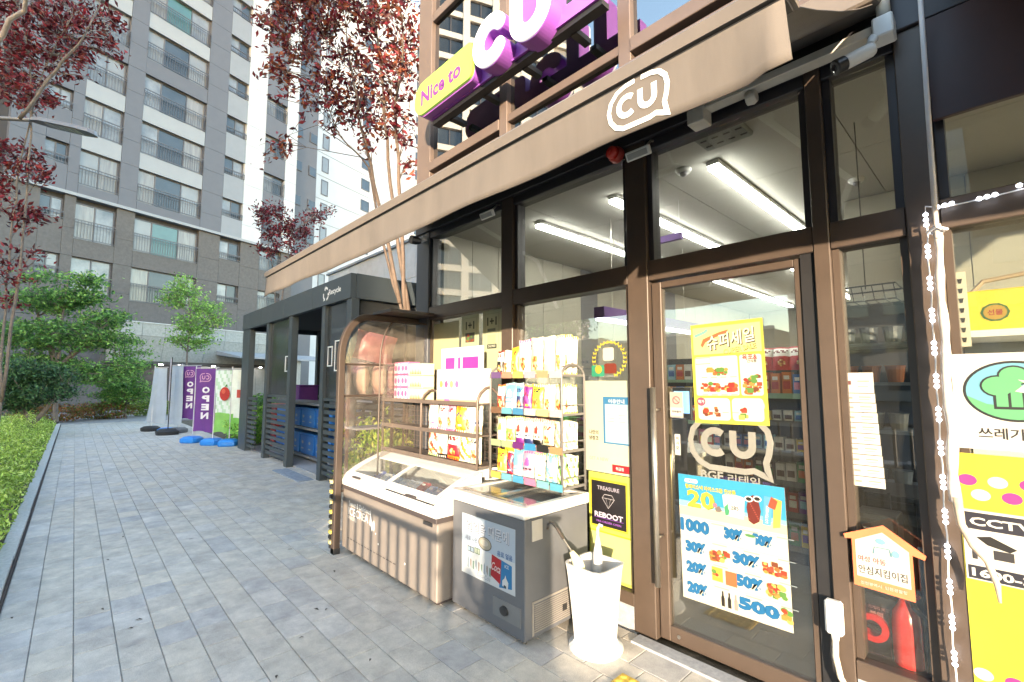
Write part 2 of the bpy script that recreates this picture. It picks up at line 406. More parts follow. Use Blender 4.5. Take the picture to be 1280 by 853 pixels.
for k in range(0, NST):
    stone = k < 2
    zlo = ZT(k-1) if k else 4.9
    for (a, b, t) in SEG:
        pm = STONE if stone else {'pier': CLAD_GREY, 'wpier': CLAD_BRIGHT, 'smallr': CLAD_SILVER, 'wwin': CLAD_GREY}.get(t, CLAD_GREY)
        d0 = .03 if stone else 0
        if t in ('pier', 'wpier'):
            zm = (zlo + ZT(k)) / 2
            for (c, d) in ((zlo, zm), (zm, ZT(k))):
                if k == 1 and d > 10.9: d = 11.3
                if k == 2 and c < 11.2: c = 11.5
                ap('cladding_panel', pm, a+g/2, b-g/2, d0, .31, c+g/2, d-g/2)
        else:
            white = t in ('two', 'wide') and k >= 3 and (k - 4) % 3 != 1
            z0 = {'smallr': ZB(k)+.72, 'small': ZB(k)+.85, 'wwin': ZB(k)+.55}.get(t, ZB(k)); z1 = ZT(k)
            sm = CLAD_WHITE if white else pm
            c = zlo + (.38 if k == 2 else 0)
            if k == 1 and False: pass
            if not stone and t in ('two', 'wide') and k > 2:
                ap('cladding_panel', sm, a+g/2, b-g/2, d0+.02, .31, c+g/2, z0-g/2)
            else: ap('cladding_panel', sm, a+g/2, b-g/2, d0+.004, .31, c+g/2, z0-g/2)
            st = random.choice(('pdp', 'wdp', 'ptw', 'wmm', 'pdm', 'mdw', 'wtm')) if t == 'wide' else random.choice(('mp', 'wm', 'mm', 'pw', 'dw')) if t == 'two' else random.choice(('dm', 'md', 'pm'))
            win({'wide': 'wide', 'two': 'two', 'wwin': 'two'}.get(t, 'small'), a, b, z0, z1, st)
ap('roof_parapet', CLAD_GREY, -7.55, 8.05, .0, .31, ZT(NST-1)+.01, 38)
ap('band', CLAD_WHITE, -7.6, 8.1, -.14, .3, 11.31, 11.47)
# wings set back at both ends
ap('side_wall', CLAD_GREY, 8.06, 11.1, 1.5, 13, 0, 38)
for k in range(2, NST):
    for s in (8.9, 10.3): ap('window', WFRAME, s, s+.75, 1.44, 1.5, ZB(k)+1.1, ZB(k)+1.95); ap('pane', P_DARK, s+.06, s+.69, 1.425, 1.439, ZB(k)+1.16, ZB(k)+1.89)
ap('side_wing', CLAD_SILVER, -17, -7.56, 1.8, 13, 0, 38)
for k in range(0, NST):
    for s in (-9.4, -12.5): win('small', s, s+1.1, ZB(k)+.8, ZT(k), 'dm').location = (s, 1.55, ZB(k)+.8)
    ap('ledge', CLAD_WHITE, -17, -7.6, 1.72, 1.79, ZB(k)-.35, ZB(k)-.25)
# ground floor: side walls, pale stone fascia, recessed lobby, canopy
ap('cladding_panel', STONE, -7.55, -3.14, .03, .31, 0, 4.89)
ap('cladding_panel', STONE, 7.2, 8.05, .03, .31, 0, 4.89)
mb = MB()
n = 9
for i in range(n):
    a, b = -3.12 + 10.3*i/n + .008, -3.12 + 10.3*(i+1)/n - .008
    MB().prism([(-1.1, 4.15), (-1.1, 4.86), (.3, 4.86), (.3, 4.15)], 'x', a, b).build('fascia_panel', STONE_PALE, APT, local=True)
    MB().prism([(-1.1, 4.135), (.3, 4.135), (.3, 2.75), (-.75, 2.75)], 'x', a, b).build('fascia_panel', STONE_PALE, APT, local=True)
ap('fascia_cap', M('metal_cap', (.5, .5, .52), .4, metal=.5), -3.2, 7.25, -1.14, .31, 4.87, 4.92)
ap('soffit', STONE, -3.12, 7.18, -.7, .31, 2.6, 2.74)
for i in range(12):
    a = 1.0 + i*.52; ap('lobby_panel', M('lobby_tile', (.22, .23, .25), .4), a, a+.5, .22, .31, .02, 2.58)
ap('lobby_door', M('lobby_dark', (.02, .02, .025), .2), 3.7, 4.9, .12, .219, .02, 2.4)
for s in (-2.2, -.6, .4, 2.4, 5.6):
    MB().lathe((s, -.35, 2.57), [(.09, 0), (.09, .025)], 12).build('downlight', M('downlight_glow', (1, .95, .85), .5, emit=((1, .93, .8), 14)), APT, local=True)
MB().prism([(-3.4, 3.02), (-3.4, 3.12), (-.9, 3.55), (-.9, 3.28)], 'x', 2.2, 9.5).build('canopy', CLAD_WHITE, APT, local=True)
ap('canopy_post', STONE_PALE, 6.3, 6.75, -3.1, -2.7, 0, 3.05)

# white tower standing further back behind the red trees
TW = E('white_tower', (-34.66 - .946*15, 1.44 - .326*15, 0), 'white high-rise far behind the red-leaved trees', 'building', rz=R(109))
WH = M('tower_white', (.52, .54, .57), .6, var=.04, scale=1, world=True)
MB().box(21, 60, 0, 14, 0, 62).build('wall', WH, TW, local=True)
wv = {}
def tw(root, s, z, w, h, m, y=0.):
    k = (root.name, w, h, m.name)
    if k not in wv:
        f = MB().box(0, w, -.06, .02, 0, .09).box(0, w, -.06, .02, h-.09, h).box(0, .09, -.058, .018, .09, h-.09).box(w-.09, w, -.058, .018, .09, h-.09).build('window', WFRAME, root, local=True)
        MB().box(.085, w-.085, -.03, .019, .085, h-.085).build('pane', m, f, local=True); wv[k] = f; o = f
    else: o = copy_tree(wv[k], root)
    o.location = (s, y, z); return o
for k in range(4, 20):
    z = 2.93*k + 1
    tw(TW, 22.6, z, 1.0, 1.9, P_PALE); tw(TW, 29.0, z+.2, 1.5, 1.5, P_DARK); tw(TW, 40, z, 1.7, 1.6, P_DARK)
    MB().box(21, 60, -.03, 0, z-.62, z-.58).build('joint_line', CLAD_SILVER, TW, local=True)
# low pale podium behind the recycling shed
PD = E('podium_building', (-13, 5.2, 0), 'low pale grey stone-clad building behind the recycling shed', 'building')
MB().box(-20.2, -6.2, 5.26, 16, 0, 6.05).build('wall', DARKB, PD)
x = -20.2; pst = {}
while x < -6.4:
    for j in range(5):
        if j in pst: o = pst[j].copy(); COL.objects.link(o); o.parent = PD
        else:
            o = MB().box(.008, 1.022, 0, .05, 1.24*j + .008, 1.24*(j+1) - .008).build('stone_panel', M('podium_stone', (.40, .41, .43), .7, var=.1, scale=3, world=True), PD, local=True); pst[j] = o
        o.location = (x + 13, .0, 0)
    x += 1.03
MB().box(-20.25, -6.2, 5.12, 5.5, 6.2, 6.28).build('coping', CLAD_SILVER, PD)

# tower across the street: seen mirrored in the upper shop windows
OP = E('opposite_tower', (-56.0, -2.94, 0), 'white-framed apartment tower seen mirrored in the upper shop windows', 'building', rz=math.atan2(-.93, .366))
OPW = M('opposite_white', (.72, .72, .70), .6, var=.05, scale=1, world=True); OPG = M('opposite_grey', (.30, .30, .31), .6, var=.05, scale=1, world=True)
MB().box(-2, 48, -14, -.4, 0, 78).build('wall', OPG, OP, local=True)
for i in range(13): MB().box(-2 + i*4.0, -1.1 + i*4.0, -.399, .05, 0, 78).build('pilaster', OPW, OP, local=True)
for k in range(26): MB().box(-2, 48, -.398, 0, 3*k, 3*k + .75).build('floor_band', OPW, OP, local=True)
ov = None
for k in range(25):
    for i in range(12):
        if k > 1 and (i < 11):
            if ov is None:
                f = MB().box(0, 3.08, -.39, -.2, 0, .12).box(0, 3.08, -.39, -.2, 2.1, 2.22).box(1.45, 1.6, -.389, -.21, .12, 2.1).build('window', WFRAME, OP, local=True)
                MB().box(0, 3.08, -.36, -.3, .1, 2.12).build('pane', P_DARK, f, local=True); ov = f; o = f
            else: o = copy_tree(ov, OP)
            o.location = (-1.09 + 4*i, 0, 3*k + .76)
# unseen tower added down the street to shade the apartment block
SH = E('shade_tower', (37, -62, 0), 'unseen tall tower added behind the viewer to shade the apartment block', 'building')
MB().box(20, 56, -74, -62, 0, 75).build('wall', OPG, SH)
for i in range(10): MB().box(20 + i*3.9, 20.8 + i*3.9, -62, -61.7, 0, 75).build('pilaster', OPW, SH)
for k in range(25): MB().box(20, 55.9, -62, -61.8, 3*k, 3*k + .7).build('floor_band', OPW, SH)
# railing behind the viewer (throws the bar shadows on the freezers)
FN = E('street_railing', (-.6, -4.0, 0), 'steel bar railing at the edge of the paving behind the viewer', 'railing')
MB().box(-3.2, .55, -4.02, -3.98, 1.03, 1.09).box(-3.2, .55, -4.015, -3.985, .1, .14).build('rail', RAIL, FN)
for i in range(26): MB().tube([(-3.15 + i*.147, -4.0, .12), (-3.15 + i*.147, -4.0, 1.04)], .016, 6).build('bar', RAIL, FN)
for x in (-3.2, -1.3, .56): MB().box(x-.03, x+.03, -4.03, -3.97, 0, 1.12).build('post', RAIL, FN)
UC = E('shadow_blocker', (.85, -3.6, 0), 'unseen grey box added behind the viewer to shade the grey freezer', 'shadow blocker')  # unseen block added to cast a shadow on the grey freezer front
MB().box(.68, 1.02, -3.75, -3.45, .05, 1.22).build('cabinet_body', CLAD_SILVER, UC, bevel=.01)
MB().box(.64, 1.06, -3.79, -3.41, 1.221, 1.26).build('blocker_top', CLAD_GREY, UC)
MB().box(.66, 1.04, -3.77, -3.43, -.05, .049).build('plinth', GRANITE, UC)
LW = E('shade_wall', (0, -4.3, 0), 'low unseen granite wall added behind the viewer to shade the paving', 'wall')  # unseen wall added to keep the low sun off the paving
for i in range(9): MB().box(-4.2 + i*1.1 + .004, -3.1 + i*1.1 - .004, -4.45, -4.12, -.05, .61 + .02*(i % 2)).build('shade_wall_block', GRANITE, LW, bevel=.008)
road = MB().box(-60, 80, -38, -9, -.059, -.03).build('road', M('asphalt', (.06, .06, .062), .85, var=.2, scale=5, world=True)); tag(road, kind='structure')
def street_block(x0, x1, y, h, lab, m):
    e = E('street_building', ((x0+x1)/2, y, 0), lab, 'building', 'buildings across the street')
    MB().box(x0, x1, y-9, y, 0, h).build('wall', m, e)
    n = max(2, int((x1-x0)/3.2)); w = (x1-x0)/n
    for k in range(int(h//3.1)):
        for i in range(n): MB().box(x0 + i*w + .5, x0 + (i+1)*w - .5, y, y+.06, 3.1*k + .9, 3.1*k + 2.6).build('window', P_DARK, e)
    MB().box(x0-.1, x1+.1, y, y+.25, h, h+.3).build('parapet', OPW, e)
BRK = M('brick_brown', (.16, .11, .09), .8, var=.2, scale=2, world=True); GRB = M('render_grey', (.2, .2, .2), .8, var=.15, scale=2, world=True)
street_block(-46, -28, -45, 6.2, 'low brown shop row across the street, seen only mirrored in the door', BRK)
street_block(-27.5, -15, -45, 6.6, 'low grey shop row across the street, seen only mirrored in the door', GRB)
street_block(-14, 32, -46, 22, 'seven-storey grey block across the street behind the viewer', GRB)
street_block(33, 62, -45, 5.6, 'single-storey brown row across the street under the low sun', BRK)
street_block(63, 100, -45, 22, 'tall grey block across the street at the far side of the low row', GRB)
# ================================================================== THE SHOP
FRAME = M('bronze_frame', (.070, .051, .040), .42, metal=.1, var=.1, scale=5, world=True)
FRAMED = M('dark_frame', (.035, .033, .038), .4, metal=.2, var=.1, scale=5, world=True)
UPFRAME = M('upper_bronze', (.115, .085, .072), .42, metal=.1, var=.1, scale=4, world=True)
STEEL = M('brushed_steel', (.42, .40, .37), .3, metal=.9, var=.1, scale=30)
WHITEP = M('white_plastic', (.72, .72, .70), .45, var=.05, scale=12)
BLACKP = M('black_plastic', (.02, .02, .022), .4)
GLASS = glass('shop_glass', (.90, .92, .90), .10, 0, .008, (.7, .68, .6))
MIRROR = glass('upper_glass', (.22, .24, .24), .42)
SHOP = E('shop_building', (-2.1, 0, 0), 'convenience shop with dark bronze glass front and an upper floor of mirrored windows', 'building')
def sb(name, mat, x0, x1, y0, y1, z0, z1, bevel=.004): return boxo(name, mat, SHOP, x0, x1, y0, y1, z0, z1, bevel)
POSTS = [(-4.36, -4.12), (-2.97, -2.83), (-1.71, -1.56), (-.635, -.565), (-.275, -.165), (1.3, 1.42), (2.9, 3.02)]
for i, (a, b) in enumerate(POSTS):
    sb('mullion', M('corner_slate', (.055, .062, .078), .45) if i == 0 else FRAME, a, b, 0, .15, .0, 3.14)
for i in range(len(POSTS) - 1):
    a, b = POSTS[i][1], POSTS[i+1][0]
    sb('transom', FRAME, a + .001, b - .001, .006, .14, 2.2, 2.33)
    sb('head_rail', FRAMED, a + .001, b - .001, .01, .13, 3.07, 3.14)
    up = sb('window_pane', GLASS, a + .001, b - .001, .06, .068, 2.331, 3.069, 0)
    for (c, d) in ((a+.002, a+.035), (b-.035, b-.002)): MB().box(c, d, .03, .12, 2.332, 3.068).build('glazing_bead', FRAMED, up)
    if i != 2:
        zb = .30 if i == 3 else .22
        sb('bottom_rail', FRAME, a + .001, b - .001, .004, .14, zb - .08, zb)
        sb('granite_base', GRANITE, a + .001, b - .001, .012, .16, -.03, zb - .081)
        lo = sb('window_pane', GLASS, a + .001, b - .001, .06, .068, zb + .001, 2.199, 0)
        for (c, d) in ((a+.002, a+.03), (b-.03, b-.002)): MB().box(c, d, .03, .12, zb+.002, 2.198).build('glazing_bead', FRAME, lo)
sb('head_beam', FRAMED, -4.36, 3.02, -.02, .2, 3.141, 3.42)
sb('sill_ledge', UPFRAME, -4.4, 3.0, -.1, .12, 3.421, 3.47)
# door leaf
DOOR = MB().box(-1.549, -1.485, .03, .085, .015, 2.185).box(-.735, -.702, .03, .085, .015, 2.185).box(-1.4849, -.7351, .031, .084, .015, .105).box(-1.4849, -.7351, .031, .084, 2.145, 2.185).build('door', FRAME, SHOP, bevel=.004)
MB().box(-1.4848, -.7352, .052, .06, .1051, 2.1449).build('door_pane', GLASS, DOOR)
h = MB().tube([(-1.515, -.045, .34), (-1.515, -.045, 1.52)], .017, 12)
for z in (.62, 1.38): h.tube([(-1.515, -.045, z), (-1.515, .03, z)], .009, 8)
h.build('door_handle', STEEL, DOOR, smooth=True)
h = MB().tube([(-1.515, .15, .34), (-1.515, .15, 1.52)], .015, 12)
for z in (.62, 1.38): h.tube([(-1.515, .15, z), (-1.515, .085, z)], .008, 8)
h.build('door_handle', M('bronze_bar', (.25, .19, .11), .35, metal=.8), DOOR, smooth=True)
MB().lathe((-1.43, .03, .06), [(.011, 0), (.011, .004)], 12, axis='y').build('door_lock', STEEL, DOOR)
MB().box(-.7, -.6355, .02, .12, .0, 2.199).build('door_jamb', M('jamb_black', (.012, .012, .014), .5), SHOP)
# upper floor
UP = [(-4.36, -4.1), (-2.98, -2.88), (-1.73, -1.63), (-.55, -.45), (.75, .85), (2.0, 2.1)]
for i, (a, b) in enumerate(UP): sb('upper_mullion', UPFRAME, a, b, -.02, .13, 3.471, 8.6)
for i in range(len(UP) - 1):
    a, b = UP[i][1], UP[i+1][0]
    if i % 2 == 0:
        sb('vent_rail', UPFRAME, a+.001, b-.001, -.01, .12, 3.62, 3.68); sb('vent_slot', FRAMED, a+.001, b-.001, .06, .12, 3.681, 3.79)
        sb('vent_rail', UPFRAME, a+.001, b-.001, -.035, .02, 3.70, 3.725)
        sb('window_sill', UPFRAME, a+.001, b-.001, -.03, .12, 3.791, 3.89)
        sb('window_pane', MIRROR, a+.001, b-.001, .03, .04, 3.891, 5.5, 0)
        sb('window_pane', MIRROR, a+.001, b-.001, .031, .041, 3.471, 3.619, 0)
    else:
        sb('upper_transom', UPFRAME, a+.001, b-.001, -.01, .12, 3.83, 3.9)
        sb('window_pane', MIRROR, a+.001, b-.001, .03, .04, 3.901, 5.5, 0); sb('window_pane', MIRROR, a+.001, b-.001, .031, .041, 3.471, 3.829, 0)
    sb('upper_transom', UPFRAME, a+.001, b-.001, -.011, .12, 5.501, 5.6)
    sb('window_pane', MIRROR, a+.001, b-.001, .03, .04, 5.601, 8.5, 0)
sb('upper_room', M('dark_room', (.06, .06, .06), .9), -4.3, 3, .5, .6, 3.48, 8.6, 0)
sb('cornice', UPFRAME, -4.42, 3.05, -.08, .7, 8.601, 8.8)
SIDE = M('side_render', (.12, .12, .13), .7)
sb('side_wall', SIDE, -4.36, -4.24, .151, 9.4, 0, 8.6, 0)
# interior shell
BEIGE = M('beige_panel', (.30, .285, .235), .55, var=.04, scale=3)
sb('shop_floor', M('shop_floor_tile', (.13, .127, .12), .3, var=.12, scale=3, world=True), -4.239, 3, .161, 9.2, -.02, .006, 0)
CEIL = M('ceiling_board', (.46, .45, .41), .9, var=.03, scale=20, bump=.1)
for i in range(6):
    for j in range(8): sb('ceiling_panel', CEIL, -4.238 + i*1.2, -4.238 + i*1.2 + 1.194, .2 + j*1.12, .2 + j*1.12 + 1.114, 3.2, 3.22, 0)
sb('ceiling_deck', M('deck', (.2, .2, .2), .9), -4.23, 3, .2, 9.2, 3.24, 3.4, 0)
sb('back_wall', BEIGE, -4.23, 3, 9.2, 9.3, 0, 3.3, 0)
for j in range(22): sb('wall_panel', BEIGE if j not in (6, 12) else M('dark_strip', (.12, .12, .13), .6), -4.238, -4.2, .25 + j*.4, .25 + j*.4 + .394, .01, 3.195, 0)
for j in range(9): sb('wall_panel', BEIGE, -.95 + j*.4, -.95 + j*.4 + .394, 2.4, 2.44, .01, 3.195, 0)
sb('partition_wall', M('deck'), -.94, 2.65, 2.441, 2.6, .01, 3.195, 0)
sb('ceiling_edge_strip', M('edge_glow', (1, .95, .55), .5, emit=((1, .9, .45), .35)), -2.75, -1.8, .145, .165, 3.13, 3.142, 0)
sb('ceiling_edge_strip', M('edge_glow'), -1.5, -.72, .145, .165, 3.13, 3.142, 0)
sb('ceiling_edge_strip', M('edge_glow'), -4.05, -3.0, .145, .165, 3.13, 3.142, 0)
LED = M('led_tube', (1, 1, 1), .5, emit=((1, .97, .9), 4.2))
def lamp(x, y0, y1, lab):
    e = E('linear_lamp', (x, (y0+y1)/2, 3.199), lab, 'ceiling light', 'linear lamps on the shop ceiling')
    MB().box(x-.045, x+.045, y0, y1, 3.165, 3.198).build('lamp_housing', WHITEP, e)
    MB().box(x-.035, x+.035, y0+.01, y1-.01, 3.135, 3.164).build('lamp_diffuser', LED, e)
lamp(-1.42, .72, 3.0, 'long white linear ceiling lamp inside, above the glass door')
lamp(-2.31, .72, 3.0, 'long white linear ceiling lamp inside, middle one of the three near the front')
lamp(-3.22, .72, 3.0, 'long white linear ceiling lamp inside, over the bay with the snack rack')
lamp(-3.1, 4.6, 8.4, 'long white linear ceiling lamp at the back of the shop, seen through the door')
lamp(-2.0, 4.6, 8.4, 'long white linear ceiling lamp at the back, between shelves')
e = E('ceiling_vent', (-1.22, .36, 3.19), 'grey ceiling cassette vent with rows of slots above the door', 'air vent')
MB().box(-1.36, -1.05, .2, .5, 3.16, 3.198).build('vent_body', M('vent_grey', (.25, .26, .25), .7), e, bevel=.01)
mb = MB()
for i in range(4):
    for j in range(3): mb.box(-1.33 + i*.075, -1.29 + i*.075, .24 + j*.09, .25 + j*.09, 3.154, 3.159)
mb.build('vent_slot', BLACKP, e)
def dome(name, c, r, lab):
    e = E(name, c, lab, 'detector')
    MB().lathe(c, [(r, 0), (r, -.012), (r*.8, -.03)], 20).build('housing', WHITEP, e, smooth=True)
    MB().lathe((c[0], c[1], c[2]-.03), [(r*.5, 0), (r*.4, -.02), (r*.1, -.03)], 16).build('dome_cap', M('dome_grey', (.3, .3, .33), .3), e, smooth=True)
dome('dome_camera', (-1.64, .71, 3.199), .06, 'small white dome camera on the shop ceiling')
dome('smoke_detector', (-.76, 1.9, 3.199), .055, 'round white smoke detector on the ceiling behind the narrow window')
e = E('hanging_sign', (-2.12, 1.28, 2.87), 'purple hanging category bar sign under the ceiling lamp', 'sign')
MB().box(-2.2, -1.95, 1.25, 1.29, 2.84, 2.90).build('sign_bar', M('purple_sign', (.13, .06, .25), .5), e)
MB().tube([(-2.18, 1.27, 2.9), (-2.18, 1.27, 3.2)], .002, 4).tube([(-1.97, 1.27, 2.9), (-1.97, 1.27, 3.2)], .002, 4).build('cord', WHITEP, e)

# ------------------------------------------------------------------ shapes used for the emblem
def arc(cx, cz, r, a0, a1, n=14, ry=None): return [(cx + r*math.cos(R(a0 + (a1-a0)*i/n)), cz + (ry or r)*math.sin(R(a0 + (a1-a0)*i/n))) for i in range(n+1)]
def outline(pts, w, cap=5):
    P = [Vector(p) for p in pts]; n = len(P); Lf = []; Rt = []
    for i in range(n):
        d = (P[min(i+1, n-1)] - P[max(i-1, 0)]).normalized(); q = Vector((-d.y, d.x)) * w / 2
        Lf.append(P[i] + q); Rt.append(P[i] - q)
    def capf(c, d):
        a = math.atan2(d.y, d.x); return [Vector((c.x + w/2*math.cos(a + t), c.y + w/2*math.sin(a + t))) for t in [math.pi/2 - math.pi*k/(cap+1) for k in range(1, cap+1)]]
    return [tuple(v) for v in Lf + capf(P[-1], P[-1] - P[-2]) + Rt[::-1] + capf(P[0], P[0] - P[1])]
BUB = [(-.03, .335), (-.2, .325), (-.35, .27), (-.46, .15), (-.5, .0), (-.47, -.15), (-.38, -.27), (-.25, -.33), (0, -.335), (.2, -.335), (.3, -.31), (.40, -.35), (.49, -.40), (.455, -.29), (.44, -.2), (.475, -.1), (.5, .05), (.47, .18), (.38, .28), (.25, .325), (.08, .335)]
def cu_glyphs(cx, cz, s):
    C = [(cx + x*s, cz + z*s) for x, z in arc(-.17, -.0, .145, 48, 312)]
    U = [(cx + x*s, cz + z*s) for x, z in [(.06, .16), (.06, .02)] + arc(.175, -.02, .115, 180, 360, 10) + [(.29, .02), (.29, .16)]]
    B = [(cx + x*s, cz + z*s) for x, z in BUB]
    return C, U, B
def emblem(pr, col, cx, cz, s, mirror=False):
    C, U, B = cu_glyphs(cx, cz, s)
    if mirror: C, U, B = [[(2*cx - p[0], p[1]) for p in q] for q in (C, U, B)]
    for q, w in ((C, .09), (U, .09), (B, .075)): pr.poly(col, outline(q, w*s)[::(-1 if mirror else 1)]) if False else pr.stroke(col, q, w*s)
    return pr

# ------------------------------------------------------------------ fascia sign: green pill and two big letters
SG = E('fascia_sign', (-2.9, -.2, 4.1), 'shop fascia sign with lime green pill lettered in purple and big white letters', 'sign')
PURP = M('sign_purple', (.30, .09, .46), .35, var=.04); LIME = M('sign_lime', (.27, .50, .065), .35, var=.03, emit=((.38, .70, .1), .025)); SWHITE = M('sign_white', (.82, .80, .82), .3, var=.02, emit=((1, .98, 1), .06))
def pill(x0, x1, z0, z1, r):
    pts = []
    for cx, cz, a0 in ((x1-r*.45, z1-r*.45, 0), (x0+r, z1-r, 90), (x0+r, z0+r, 180), (x1-r*.45, z0+r*.45, 270)):
        rr = r if a0 in (90, 180) else r*.45
        pts += [(cx + rr*math.cos(R(a0 + k*15)), cz + rr*math.sin(R(a0 + k*15))) for k in range(7)]
    return pts
MB().prism(pill(-3.86, -2.94, 4.125, 4.45, .155)[::-1], 'y', -.36, -.335).build('pill_face', LIME, SG)
MB().prism(pill(-3.85, -2.93, 4.11, 4.44, .155)[::-1], 'y', -.334, -.20).build('pill_body', PURP, SG)
pr = Print(); pr.text('#a03fb0', 'Nice to', -3.42, 4.285, .155, .64, bold=.035); o = pr.build('lettering', SG, local=True); o.location = Vector((0, -.3615, 0)) - W[SG.name]
for nm, pts in (('letter_c', arc(-2.68, 4.28, .148, 42, 318, 40)), ('letter_u', [(-2.38, 4.62), (-2.38, 4.3)] + arc(-2.235, 4.255, .145, 180, 360, 30) + [(-2.09, 4.3), (-2.09, 4.62)])):
    out = outline(pts, .125, 7)
    MB().prism(out[::-1], 'y', -.40, -.372).build(nm, SWHITE, SG, bevel=.006)
    MB().prism(outline(pts, .13, 7)[::-1], 'y', -.371, -.22).build(nm + '_side', PURP, SG)
MB().box(-3.7, -1.7, -.26, -.17, 4.10, 4.22).build('backing_rail', PURP, SG)
MB().box(-3.72, -1.7, -.24, -.16, 4.06, 4.099).build('bracket_rail', M('sign_black', (.008, .008, .01), .6), SG)
for x in (-3.5, -3.0, -2.5, -2.0): MB().box(x-.03, x+.03, -.17, .0, 4.05, 4.09).build('bracket', BLACKP, SG)

# ------------------------------------------------------------------ awnings
CANVAS = M('awning_canvas', (.112, .097, .086), .85, var=.13, scale=1.4, stretch=(7, 7, 1.2), bump=.15, bscale=220, trans=.06)
CANVAS_BAR = M('awning_bar', (.125, .106, .092), .5, var=.08)
def awning(x0, x1, zf, zval, zw, lab, yf=-1.48):
    e = E('awning', ((x0+x1)/2, 0, zf), lab, 'awning')
    n = 24; mb = MB(); v = []
    for i in range(n+1):
        x = x0 + .03 + (x1-x0-.06)*i/n
        for j in range(5):
            t = j/4; sag = -.03*math.sin(math.pi*t); v.append((x, -.08 + (yf+.08)*t, zw + (zf-zw)*t + sag))
    m = len(v); v += [(a, b, c - .004) for a, b, c in v]
    fs = [(i*5+j, i*5+j+1, (i+1)*5+j+1, (i+1)*5+j) for i in range(n) for j in range(4)]
    fs += [tuple(k + m for k in reversed(f)) for f in fs]
    fs += [(0+j, m+j, m+j+1, j+1) for j in range(4)] + [(n*5+j, n*5+j+1, m+n*5+j+1, m+n*5+j) for j in range(4)]
    mb.add(v, fs).build('canopy_fabric', CANVAS, e, smooth=True)
    b = MB().prism([(yf-.035, zf-.005), (yf-.042, zf+.03), (yf-.02, zf+.052), (yf+.04, zf+.05), (yf+.04, zf-.01)][::-1], 'x', x0, x1); b.build('front_bar', CANVAS_BAR, e)
    MB().box(x0+.01, x1-.01, yf-.022, yf+.03, zf-.018, zf-.006).build('groove', BLACKP, e)
    # hanging valance with soft waves and a hem
    n = 90; v = []; rows = 6
    for i in range(n+1):
        t = i/n; x = x0 + .012 + (x1-x0-.024)*t
        for j in range(rows+1):
            u = j/rows; wob = .006*math.sin(t*37)*u + .010*math.sin(t*11+1)*u*u + (.02*u if t > .985 else 0)
            v.append((x + (.012*u if i == n else 0), yf - .028 - wob, zf - .017 - (zf - .017 - zval)*u + .006*math.sin(t*9)*u + .003*math.sin(t*31)*u))
    m = len(v); v += [(a, b + .004, c) for a, b, c in v]; q = rows + 1
    fs = [(i*q+j, i*q+j+1, (i+1)*q+j+1, (i+1)*q+j) for i in range(n) for j in range(rows)]
    fs = fs + [tuple(k + m for k in reversed(f)) for f in fs]
    fs += [(i*q+rows, m+i*q+rows, m+(i+1)*q+rows, (i+1)*q+rows) for i in range(n)] + [(n*q+j, n*q+j+1, m+n*q+j+1, m+n*q+j) for j in range(rows)] + [(j, m+j, m+j+1, j+1) for j in range(rows)]
    MB().add(v, fs).build('valance', CANVAS, e, smooth=True)
    MB().box(x0+.05, x1, -.16, -.025, zw-.03, zw+.12).build('cassette', CANVAS_BAR, e, bevel=.01)
    for x in (x0+.6, x1-.7):
        MB().tube([(x, -.1, zw-.06), (x+.38, -.72, zw-.46), (x+.02, yf+.05, zf-.0)], .02, 8).build('folding_arm', WHITEP, e)
    return e
AW = awning(-4.32, -.29, 2.45, 2.272, 3.28, 'brown canvas awning with a white emblem over the shop windows')
pr = Print(); emblem(pr, '#fffdf8', 0, 0, .192)
def valance_y(x, z):
    t = (x + 4.308)/4.006; u = max(0., min(1., (2.433 - z)/.161)); return -1.508 - (.006*math.sin(t*37)*u + .010*math.sin(t*11+1)*u*u)
pr.mb.v = [(x - .69, valance_y(x - .69, z + 2.362) - .0025, z + 2.362) for x, y, z in pr.mb.v]
o = pr.build('emblem', AW, M('emblem_white', (.7, .7, .68), .7, var=.04), local=False)
awning(-.13, 2.95, 2.62, 2.50, 3.45, 'brown canvas awning of the neighbouring bay, above the trash bag poster')

# ------------------------------------------------------------------ fittings under the awning
e = E('wall_conduit', (-.7, -.06, 3.15), 'white square cable duct along the head of the shop window', 'cable duct')
MB().box(-1.15, -.33, -.1, -.021, 3.12, 3.165).build('duct', M('duct_white', (.55, .52, .46), .6), e, bevel=.004)
MB().box(-.33, -.255, -.12, -.021, 3.09, 3.185).build('junction_box', WHITEP, e, bevel=.006)
MB().tube([(-.29, -.07, 3.18), (-.29, -.08, 3.26), (-.285, -.05, 3.36)], .026, 10).build('elbow_pipe', M('duct_white'), e, smooth=True)
MB().box(-1.2, -1.1, -.13, -.021, 3.04, 3.13).build('socket_box', M('duct_white'), e, bevel=.006)
MB().lathe((-.86, -.06, 3.09), [(.035, -.03), (.04, 0), (.03, .02)], 14, axis='x').build('clamp', M('duct_white'), e)
CCTV = E('security_camera', (-.36, -.1, 3.08), 'white bullet security camera on a stalk under the cable duct', 'camera')
d = Vector((-.75, -.55, -.42)).normalized(); p0 = Vector((-.33, -.19, 3.0))
rot = d.to_track_quat('X', 'Z').to_matrix()
def along(prof, seg, c, m, name, mat):
    mb = MB(); vs = []
    for (t, r) in prof:
        for k in range(seg): a = 2*math.pi*k/seg; vs.append(c + m @ Vector((t, r*math.cos(a), r*math.sin(a))))
    n = len(prof); fs = [(i*seg+k, i*seg+(k+1) % seg, (i+1)*seg+(k+1) % seg, (i+1)*seg+k) for i in range(n-1) for k in range(seg)] + [tuple(reversed(range(seg))), tuple(range((n-1)*seg, n*seg))]
    return mb.add(vs, fs).build(name, mat, CCTV, smooth=False)
along([(-.01, .026), (0, .031), (.11, .031), (.115, .029)], 18, p0, rot, 'camera_body', WHITEP)
